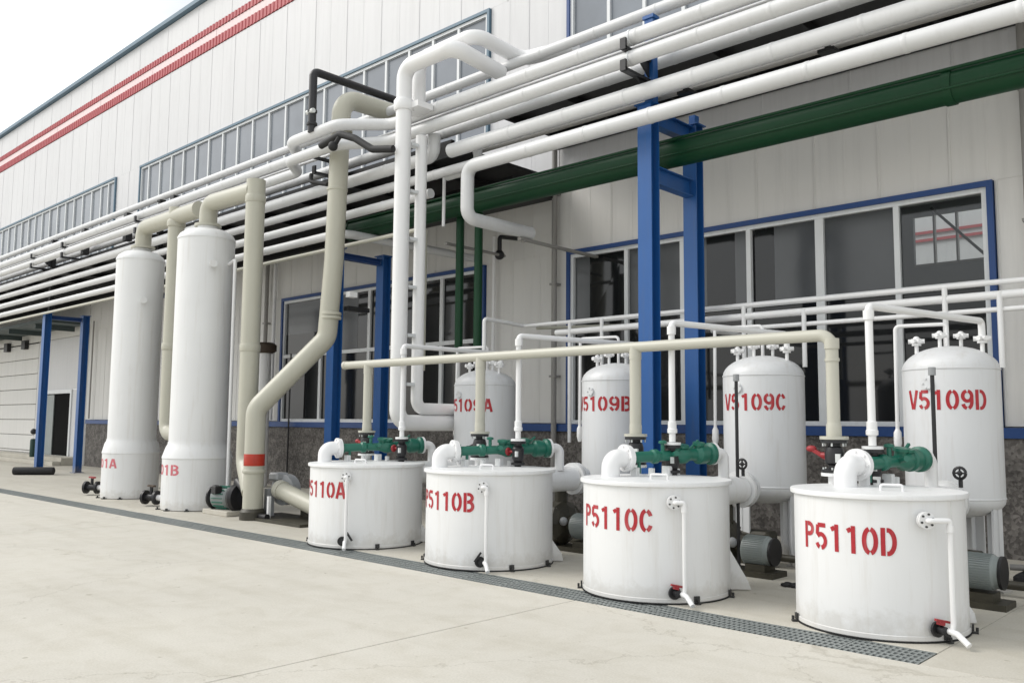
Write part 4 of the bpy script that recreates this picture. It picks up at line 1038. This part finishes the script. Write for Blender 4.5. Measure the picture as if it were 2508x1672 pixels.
# ================================================================== V VESSELS
VT = [('A', -10.33, 0.518), ('B', -7.59, 0.52), ('C', -5.28, 0.505), ('D', -3.04, 0.49)]
VY = 10.32
def hand_valve(parent, x, y, z, s=1.0, m=PVC, name='top_valve'):
    mb = MB()
    mb.lathe([(0.022*s, 0), (0.022*s, 0.10), (0.05*s, 0.10), (0.05*s, 0.125), (0.025*s, 0.13), (0.025*s, 0.16)], (x, y, z), seg=14)
    for k in range(3):
        a = k*PI/3+0.3
        dx, dy = math.cos(a)*0.085*s, math.sin(a)*0.085*s
        mb.cyl((x-dx, y-dy, z+0.15*s), (x+dx, y+dy, z+0.15*s), 0.027*s, seg=8)
    mb.sphere((x, y, z+0.17*s), 0.04*s, 10, 6)
    mb.build(name, m, parent)
for ch, cx, r in VT:
    t = thing('pressure_vessel', f'upright domed white vessel stencilled V5109{ch} in red behind front tank {ch}', 'pressure vessel', (cx, VY, 0), 'domed white vessels in the back row')
    prof = []
    for k in range(9):
        a = rad(-90+k*11.25+2*(k == 0)); prof.append((r*math.cos(a), 0.93+0.20*math.sin(a)))
    prof += [(r, 0.95), (r, 2.33)]
    for k in range(1, 10):
        a = rad(k*10-1.5*(k == 9)); prof.append((r*math.cos(a), 2.33+0.27*math.sin(a)))
    MB().lathe(prof, (cx, VY, 0), seg=56).build('shell', WHITE2, t)
    for z in (0.94, 2.32): MB().lathe([(r+0.001, 0), (r+0.006, 0.006), (r+0.006, 0.018), (r+0.001, 0.024)], (cx, VY, z), seg=56, cap0=False, cap1=False).build('weld_seam', WHITE2, t)
    for a in (-100, -10, 80, 170):
        ca, sa = math.cos(rad(a)), math.sin(rad(a))
        M_ = Matrix.Translation((cx+ca*(r-0.06), VY+sa*(r-0.06), 0)) @ Matrix.Rotation(rad(a), 4, 'Z')
        MB().box(-0.012, 0.012, -0.10, 0.10, 0.02, 0.92, M_).box(-0.10, 0.012, -0.008, 0.008, 0.02, 0.88, M_).box(-0.08, 0.08, -0.10, 0.10, 0.0, 0.02, M_).build('leg', WHITE2, t)
    lettering('V5109'+ch, cx, VY, r, -141 if ch in 'AB' else -129.5, -32, 1.888, 0.212, RED, t)
    for dx, dy in ((-0.33, -0.05), (-0.06, -0.12), (0.10, 0.08), (0.34, -0.02)):
        zz = 2.33+0.27*math.sqrt(max(0, 1-(dx*dx+dy*dy)/r/r))-0.01
        hand_valve(t, cx+dx, VY+dy, zz, 1.0 if abs(dx) > 0.3 else 0.9)
    # lifting lug and small sight plate
    m = MB()
    a = -100; ca, sa = math.cos(rad(a)), math.sin(rad(a))
    bolts(m, (cx+ca*r, VY+sa*r, 2.17), (ca, sa, 0), 0.05, 5, 0.012, 0.03); m.cyl((cx+ca*(r-0.01), VY+sa*(r-0.01), 2.17), (cx+ca*(r+0.02), VY+sa*(r+0.02), 2.17), 0.062, seg=16)
    m.build('side_nozzle', WHITE2, t)
    # slender vent loop on the left
    s = thing('vent_loop', f'thin white vent loop hanging at the left of vessel {ch}', 'pipe', (cx-0.56, VY, 1.5), 'thin white vent loops')
    zt = 2.86 if ch == 'D' else 3.0
    lx_ = cx-0.57 if ch == 'D' else cx-0.68
    MB().tube([(cx-0.05, VY+0.1, 2.58), (cx-0.05, VY+0.1, zt), (lx_, VY-0.02, zt), (lx_-0.01, VY-0.02, 1.60)], 0.022, 0.05, seg=10).build('pipe_run', PVC, s)
    MB().lathe([(0.022, 0.24), (0.042, 0.20), (0.045, 0.08), (0.025, 0.0)], (lx_-0.01, VY-0.02, 1.44), seg=12).build('end_cup', PVC, s)

# thin white service lines behind the vessels
SY = 11.3
SG = 'thin white service pipes in front of the lower window'
pipe('service_pipe', 'upper thin white service pipe along the lower window', PVC, [(-10.35, 10.3, 2.62), (-10.35, 10.3, 3.47), (-10.35, 11.3, 3.43), (6, 11.3, 3.40)], 0.034, 0.06, group=SG, seg=10)
pipe('service_pipe', 'thicker middle white service pipe along the lower window', PVC, [(-9.6, SY, 3.26), (6, SY, 3.265)], 0.052, 0.06, group=SG, seg=12)
pipe('service_pipe', 'lowest thin white service pipe along the lower window', PVC, [(-6.6, 12.6, 3.10), (-6.6, SY, 3.09), (6, SY, 3.09)], 0.032, 0.06, group=SG, seg=10)
for x, z0, z1, lb in ((-9.28, 1.4, 3.42, 'second'), (-8.6, 2.2, 3.42, 'third'), (-6.05, 2.5, 3.40, 'fourth'), (-5.15, 2.5, 3.30, 'fifth'), (-3.35, 2.4, 3.40, 'sixth'), (-2.75, 2.4, 3.30, 'last')):
    pipe('service_drop', f'thin white drop from the service pipes, {lb} from the left', PVC, [(x, SY-0.03, z1), (x, SY-0.03, z0)], 0.032, seg=10, group='thin white drops from the service pipes')
pipe('service_drop', 'pale sloping service pipe crossing back to the wall left of the vessels', CREAM2, [(-10.1, 11.35, 3.38), (-9.3, 12.8, 3.50)], 0.03, seg=10)

# black sight poles
for x, ch in ((-5.05, 'C'), (-2.88, 'D')):
    t = thing('black_pole', f'thin upright black pole with grey cap standing in front of vessel {ch}', 'pole', (x, 9.2, 1.1), 'thin black poles')
    MB().cyl((x, 9.2, 0.0), (x, 9.2, 2.22), 0.02, seg=10).build('rod', BLACK, t)
    MB().cyl((x, 9.2, 2.22), (x, 9.2, 2.30), 0.036, seg=12).build('cap', GREY, t)
    t = thing('handwheel_valve', f'small black handwheel valve on the big white outlet of tank {ch}', 'valve', (x+0.12, 9.25, 1.12), 'black handwheel valves')
    hx = x+0.22 if ch == 'D' else x+0.06
    MB().cyl((hx, 9.22, 1.12), (hx, 9.22, 1.22), 0.02, seg=10).build('stem', BLACK, t)
    mb = MB(); pts = [Vector((hx+0.055*math.cos(a), 9.20, 1.26+0.055*math.sin(a))) for a in [2*PI*k/16 for k in range(17)]]
    mb.tube([p for p in pts], 0.014, 0.001, seg=8, arc=1); mb.cyl((hx-0.05, 9.2, 1.26), (hx+0.05, 9.2, 1.26), 0.009, seg=6); mb.cyl((hx, 9.2, 1.21), (hx, 9.2, 1.31), 0.009, seg=6)
    mb.sphere((hx, 9.2, 1.26), 0.026, 8, 6); mb.build('handwheel', BLACK, t)

# ================================================================== PUMPS BEHIND THE TANKS
for ch, cx, cy, r, H, pos in PT:
    px = {'A': cx+0.05, 'B': -7.72, 'C': -5.18, 'D': -2.86}[ch]; py = 9.32
    t = thing('pump', f'dark pump with grey green motor on the ground behind tank {ch}', 'pump', (px, py, 0), 'pumps behind the front tanks')
    rr = 0.31 if ch in 'AB' else 0.26
    zc = 0.36 if ch in 'AB' else 0.33
    MB().lathe([(rr*0.7, -0.22), (rr, -0.18), (rr, -0.03), (rr*0.75, 0.02), (0.10, 0.06), (0.10, 0.15)], (px, py, zc), (1, 0, 0), 8 if ch in 'AB' else 20, smooth=False).build('volute', DARKOIL, t)
    MB().sphere((px+0.06, py-0.14, zc+0.03), 0.06, 10, 7).build('bearing_cap', GREY, t)
    m = MB(); bolts(m, (px-0.03, py, zc), (1, 0, 0), rr*0.90, 8, 0.014, 0.03); m.build('bolts', DARKOIL, t)['kind'] = 'stuff'
    MB().cyl((px-0.1, py, zc+rr*0.8), (px-0.1, py, 0.80), 0.09, seg=16).build('discharge_pipe', DARKOIL, t)
    mz = 0.28 if ch == 'C' else 0.33; mo = 0.15
    MB().lathe([(0.11, 0), (0.165, 0.02), (0.165, 0.29), (0.15, 0.31), (0.15, 0.35), (0.12, 0.37)], (px+mo, py, mz), (1, 0, 0), 26).build('motor', GREYGREEN, t)
    MB().lathe([(0.155, 0), (0.158, 0.005), (0.158, 0.03)], (px+mo+0.345, py, mz), (1, 0, 0), 26).build('fan_cover', BLACK, t)
    fins = MB()
    for k in range(44):
        a = 2*PI*k/44; M_ = Matrix.Translation((px+mo+0.03, py, mz)) @ Matrix.Rotation(a, 4, 'X')
        fins.box(0, 0.25, -0.003, 0.003, 0.16, 0.172, M_)
    fins.build('cooling_fins', GREYGREEN, t)['kind'] = 'stuff'
    MB().box(px+mo+0.08, px+mo+0.2, py+0.13, py+0.22, mz+0.02, mz+0.13).build('terminal_box', BLACK if ch != 'C' else DARKOIL, t, bevel=0.008)
    MB().box(px-0.2, px+mo+0.42, py-0.18, py+0.18, 0, 0.06).box(px+mo+0.06, px+mo+0.3, py-0.13, py+0.13, 0.06, 0.14).build('base_plate', DARKOIL, t)
    MB().cyl((px-0.22, py, zc), (px-0.45, py, zc), 0.07, seg=14).build('suction_pipe', BLACK, t)
    # dim pipework and dark drain box at the wall side
    w_ = thing('suction_line', f'low dark pipework and box between pump and vessel {ch}', 'pipework', (px+0.3, 9.95, 0), 'low dark pipework')
    MB().tube([(px+0.95, 10.0, 0.12), (px+0.30, 10.0, 0.12), (px-0.05, 9.95, 0.14), (px-0.35, 9.9, 0.5)], 0.045, 0.08, seg=12).build('pipe_run', DARKOIL, w_)
    MB().box(px+0.85, px+1.0, 9.9, 10.1, 0.0, 0.2).build('box', DARKOIL, w_, bevel=0.01)
    MB().box(px-0.55, px+0.15, 9.85, 10.15, 0.0, 0.42).build('casing', DARKOIL, w_, bevel=0.03)

# ================================================================== TALL TOWERS
TW = [('A', -19.60, 8.41, 0.595, 0.512), ('B', -16.30, 8.30, 0.650, 0.550)]
for ch, cx, cy, rl, ru in TW:
    left = ch == 'A'
    t = thing('scrubber_tower', f'tall round white tower, {"farther left" if left else "nearer right"} of two, faded red letters ending 01{ch}', 'tower', (cx, cy, 0), 'tall white towers')
    MB().lathe([(rl, 0.012), (rl, 0.97)], (cx, cy, 0), seg=64).build('lower_shell', WHITE, t)
    MB().lathe([(rl+0.006, 0.97), (rl+0.012, 0.985), (rl+0.006, 1.01), (ru+0.045, 1.19), (ru+0.012, 1.25), (ru+0.010, 1.29)], (cx, cy, 0), seg=64).build('shoulder', WHITE, t)
    MB().lathe([(ru, 1.28), (ru, 5.30)], (cx, cy, 0), seg=64).build('upper_shell', WHITE, t)
    MB().lathe([(ru+0.01, 5.30), (ru+0.01, 5.34), (ru*0.93, 5.42), (ru*0.72, 5.50), (0.24, 5.535), (0.19, 5.54), (0.19, 5.60)], (cx, cy, 0), seg=64).build('dome', WHITE, t)
    for z in (2.3, 4.0): MB().lathe([(ru+0.0005, 0), (ru+0.0015, 0.004), (ru+0.0015, 0.012), (ru+0.0005, 0.016)], (cx, cy, z), seg=64, cap0=False, cap1=False).build('weld_seam', WHITE, t)
    lettering('T5101'+ch, cx, cy, rl, -165 if left else -170, -52 if left else -57, 0.665, 0.20, RED_FADED, t)
    for a in (-75, -110, -40, 0, 90, 180):
        ca, sa = math.cos(rad(a)), math.sin(rad(a)); M_ = Matrix.Translation((cx+ca*(rl+0.01), cy+sa*(rl+0.01), 0)) @ Matrix.Rotation(rad(a), 4, 'Z')
        MB().box(-0.01, 0.07, -0.04, 0.04, 0.002, 0.02, M_).box(0.02, 0.05, -0.02, 0.02, 0.02, 0.05, M_).build('anchor_bracket', BOLT, t)
    a = rad(-15); q = (cx+ru*math.cos(a), cy+ru*math.sin(a), 4.75 if not left else 4.35)
    MB().cyl(q, (q[0]+0.14, q[1]-0.04, q[2]), 0.045, seg=14).cyl((q[0]+0.12, q[1]-0.035, q[2]), (q[0]+0.15, q[1]-0.043, q[2]), 0.075, seg=18).build('side_nozzle', WHITE, t)
    # bottom valve
    vx, vy = (-20.70, 8.02) if left else (-17.30, 7.86)
    v = thing('drain_valve', f'black iron valve on the ground at the foot of the {"farther" if left else "nearer"} white tower', 'valve', (vx, vy, 0), 'black valves at the towers')
    ax_ = Vector((1, -0.25, 0)).normalized() * -1
    c = Vector((vx, vy, 0.17)); dd = Vector((0.55, 0.42, 0)).normalized() if left else Vector((0.6, 0.3, 0)).normalized()
    MB().cyl(c-dd*0.16, c-dd*0.11, 0.14, seg=20).cyl(c+dd*0.11, c+dd*0.16, 0.14, seg=20).cyl(c-dd*0.12, c+dd*0.12, 0.07, seg=16).build('body', BLACK, v)
    MB().cyl(c+dd*0.15, Vector((cx, cy, 0.17)) - (Vector((cx, cy, 0.17))-c).normalized()*rl*0.98, 0.06, seg=14).build('stub_pipe', PVC, v)
    MB().cyl(c, c+Vector((0, 0, 0.22)), 0.035, seg=10).build('stem', BLACK, v)
    MB().box(c.x-0.13, c.x+0.13, c.y-0.03, c.y+0.03, 0.38, 0.415).build('handle', REDHW if left else BROWN, v)
# small valves seen between the towers
t = thing('inlet_valve', 'black flange and white valve where the first drop leg enters the nearer tower', 'valve', (-17.1, 8.9, 1.2))
MB().cyl((-17.45, 8.75, 1.13), (-17.35, 8.72, 1.13), 0.16, seg=20).build('flange', BLACK, t)
MB().cyl((-17.35, 8.7, 1.13), (-17.0, 8.6, 1.13), 0.06, seg=12).build('stub', PVC, t)
pipe('thin_pipe', 'thin white pipe running down beside the nearer tower with a short branch at the top', PVC, [(-15.95, 8.55, 4.78), (-15.50, 8.50, 4.86), (-15.46, 8.5, 0.40)], 0.035, 0.05, seg=10)
t = thing('vent_stack', 'squat white stack with a brown cap standing against the wall behind the cream ducts', 'vent stack', (-20.5, 12.2, 0))
MB().cyl((-20.5, 12.2, 0), (-20.5, 12.2, 3.55), 0.17, seg=24).build('stack', PVC, t)
MB().lathe([(0.2, 3.50), (0.30, 3.56), (0.30, 3.72), (0.22, 3.78)], (-20.5, 12.2, 0), seg=24).build('cap', BROWN, t)

# ================================================================== BLOWER GROUP
b = thing('tower_pump', 'green and black pump on a plinth at the foot of the nearer white tower', 'pump', (-15.05, 8.2, 0))
MB().box(-15.35, -14.45, 7.95, 8.5, 0, 0.09).build('concrete_plinth', CONC2, b, bevel=0.01)
MB().lathe([(0.12, 0), (0.19, 0.03), (0.19, 0.34), (0.16, 0.38)], (-15.15, 8.12, 0.30), (0.9, 0.25, 0), 24).build('motor', GREYGREEN, b)
MB().lathe([(0.20, 0), (0.22, 0.02), (0.22, 0.05), (0.18, 0.07)], (-15.22, 8.10, 0.30), (0.9, 0.25, 0), 24).build('fan_cover', BLACK, b)
fins = MB()
for k in range(16):
    M_ = Matrix.Translation((-15.08, 8.14, 0.30)) @ Matrix.Rotation(math.atan2(0.25, 0.9), 4, 'Z') @ Matrix.Rotation(2*PI*k/16, 4, 'X')
    fins.box(0, 0.26, -0.005, 0.005, 0.18, 0.215, M_)
fins.build('cooling_fins', GREENV, b)['kind'] = 'stuff'
MB().box(-15.0, -14.84, 7.92, 8.06, 0.38, 0.52).build('terminal_box', BLACK, b, bevel=0.01)
MB().lathe([(0.10, 0), (0.24, 0.04), (0.26, 0.10), (0.24, 0.17), (0.12, 0.20)], (-14.72, 8.22, 0.32), (0.9, 0.25, 0), 24).build('volute', BLACK, b)
MB().tube([(-14.62, 8.24, 0.55), (-14.62, 8.24, 0.62), (-14.2, 8.2, 0.42), (-14.05, 8.16, 0.16)], 0.075, 0.1, seg=14).build('outlet_pipe', BLACK, b)
f = thing('blower', 'grey blower housing beside the red banded duct with a thick cream duct sloping from it', 'blower', (-13.2, 8.3, 0))
MB().lathe([(0.16, -0.12), (0.27, -0.09), (0.27, 0.09), (0.16, 0.12)], (-13.62, 8.62, 0.50), (0.25, -1, 0), 28).build('housing', GREY, f)
MB().box(-13.86, -13.58, 8.40, 8.66, 0.66, 0.80).build('hood', GREY, f, bevel=0.03)
MB().lathe([(0.10, 0.12), (0.10, 0.17)], (-13.62, 8.62, 0.50), (0.25, -1, 0), 20).build('hub', BLACK, f)
MB().cyl((-13.46, 8.45, 0.50), (-12.0, 8.50, 0.17), 0.15, seg=26).build('sloping_duct', CREAM, f)
MB().cyl((-13.56, 8.447, 0.523), (-13.44, 8.45, 0.496), 0.165, seg=26).build('duct_socket', CREAM2, f)
MB().box(-13.80, -13.66, 8.30, 8.42, 0.05, 0.52).build('support_leg', GREY, f)
MB().box(-13.44, -13.39, 8.14, 8.19, 0.05, 0.42).build('support_leg', PVC, f)
MB().box(-14.1, -12.2, 8.0, 8.85, 0.0, 0.05).box(-13.2, -11.6, 8.66, 8.95, 0.05, 0.2).build('base_frame', DARKOIL, f)
MB().cyl((-13.6, 8.1, 0.07), (-13.35, 8.1, 0.07), 0.055, seg=12).build('foot_roller', BLACK, f)
MB().lathe([(0.22, 0), (0.22, 0.14), (0.17, 0.2)], (-13.80, 8.08, 0.0), seg=24).build('duct_boot', DARKOIL, f)
MB().box(-12.5, -12.2, 8.5, 8.9, 0.0, 0.5).build('casing', DARKOIL, f, bevel=0.02)

# ================================================================== LOOSE THINGS
m = MB().lathe([(0.08, 0), (0.115, 0.02), (0.12, 0.05), (0.12, 1.15), (0.115, 1.18), (0.08, 1.2)], (-29.68, 9.12, 0.12), (0.62, 0.78, 0), 20)
tag(m.build('rubber_roll', RUBBER), 'black rubber roll lying on the apron in front of the far left blue column', 'rubber roll')
t = thing('wall_hydrant', 'small dark green and black hydrant standing by the loading door', 'hydrant', (-35.72, 11.6, 0))
MB().lathe([(0.09, 0), (0.10, 0.1), (0.10, 0.62), (0.07, 0.68)], (-35.72, 11.6, 0.3), seg=14).build('body', HYD, t)
MB().sphere((-35.72, 11.6, 1.25), 0.11).build('head', BLACK, t)
blob = MB(); rng = random.Random(3)
for k in range(7):
    a = 2*PI*k/7; blob.sphere((-4.30+0.07*math.cos(a)*rng.uniform(0.6, 1.5), 8.93+0.05*math.sin(a), 0.015), 0.05, 8, 5, (1, 0.8, 0.45*rng.uniform(0.7, 1.4)))
tag(blob.build('rag', RUBBER), 'small crumpled dark rag on the concrete between tanks C and D', 'rag')
m = MB().box(-2.62, -1.4, 10.75, 11.2, 0.0, 0.12)
tag(m.build('rubber_mat_stack', RUBBER, bevel=0.03), 'low black stack lying by the wall at the right edge', 'mat')
pipe('floor_pipe', 'thin grey pipe rising off the floor at the right edge near the wall', PIPEGREY, [(-2.7, 11.0, 0.16), (-1.6, 11.2, 0.20), (-0.9, 11.2, 0.75)], 0.035, 0.1, seg=10)

for o in list(bpy.data.objects):
    if 'o0' in o: del o['o0']
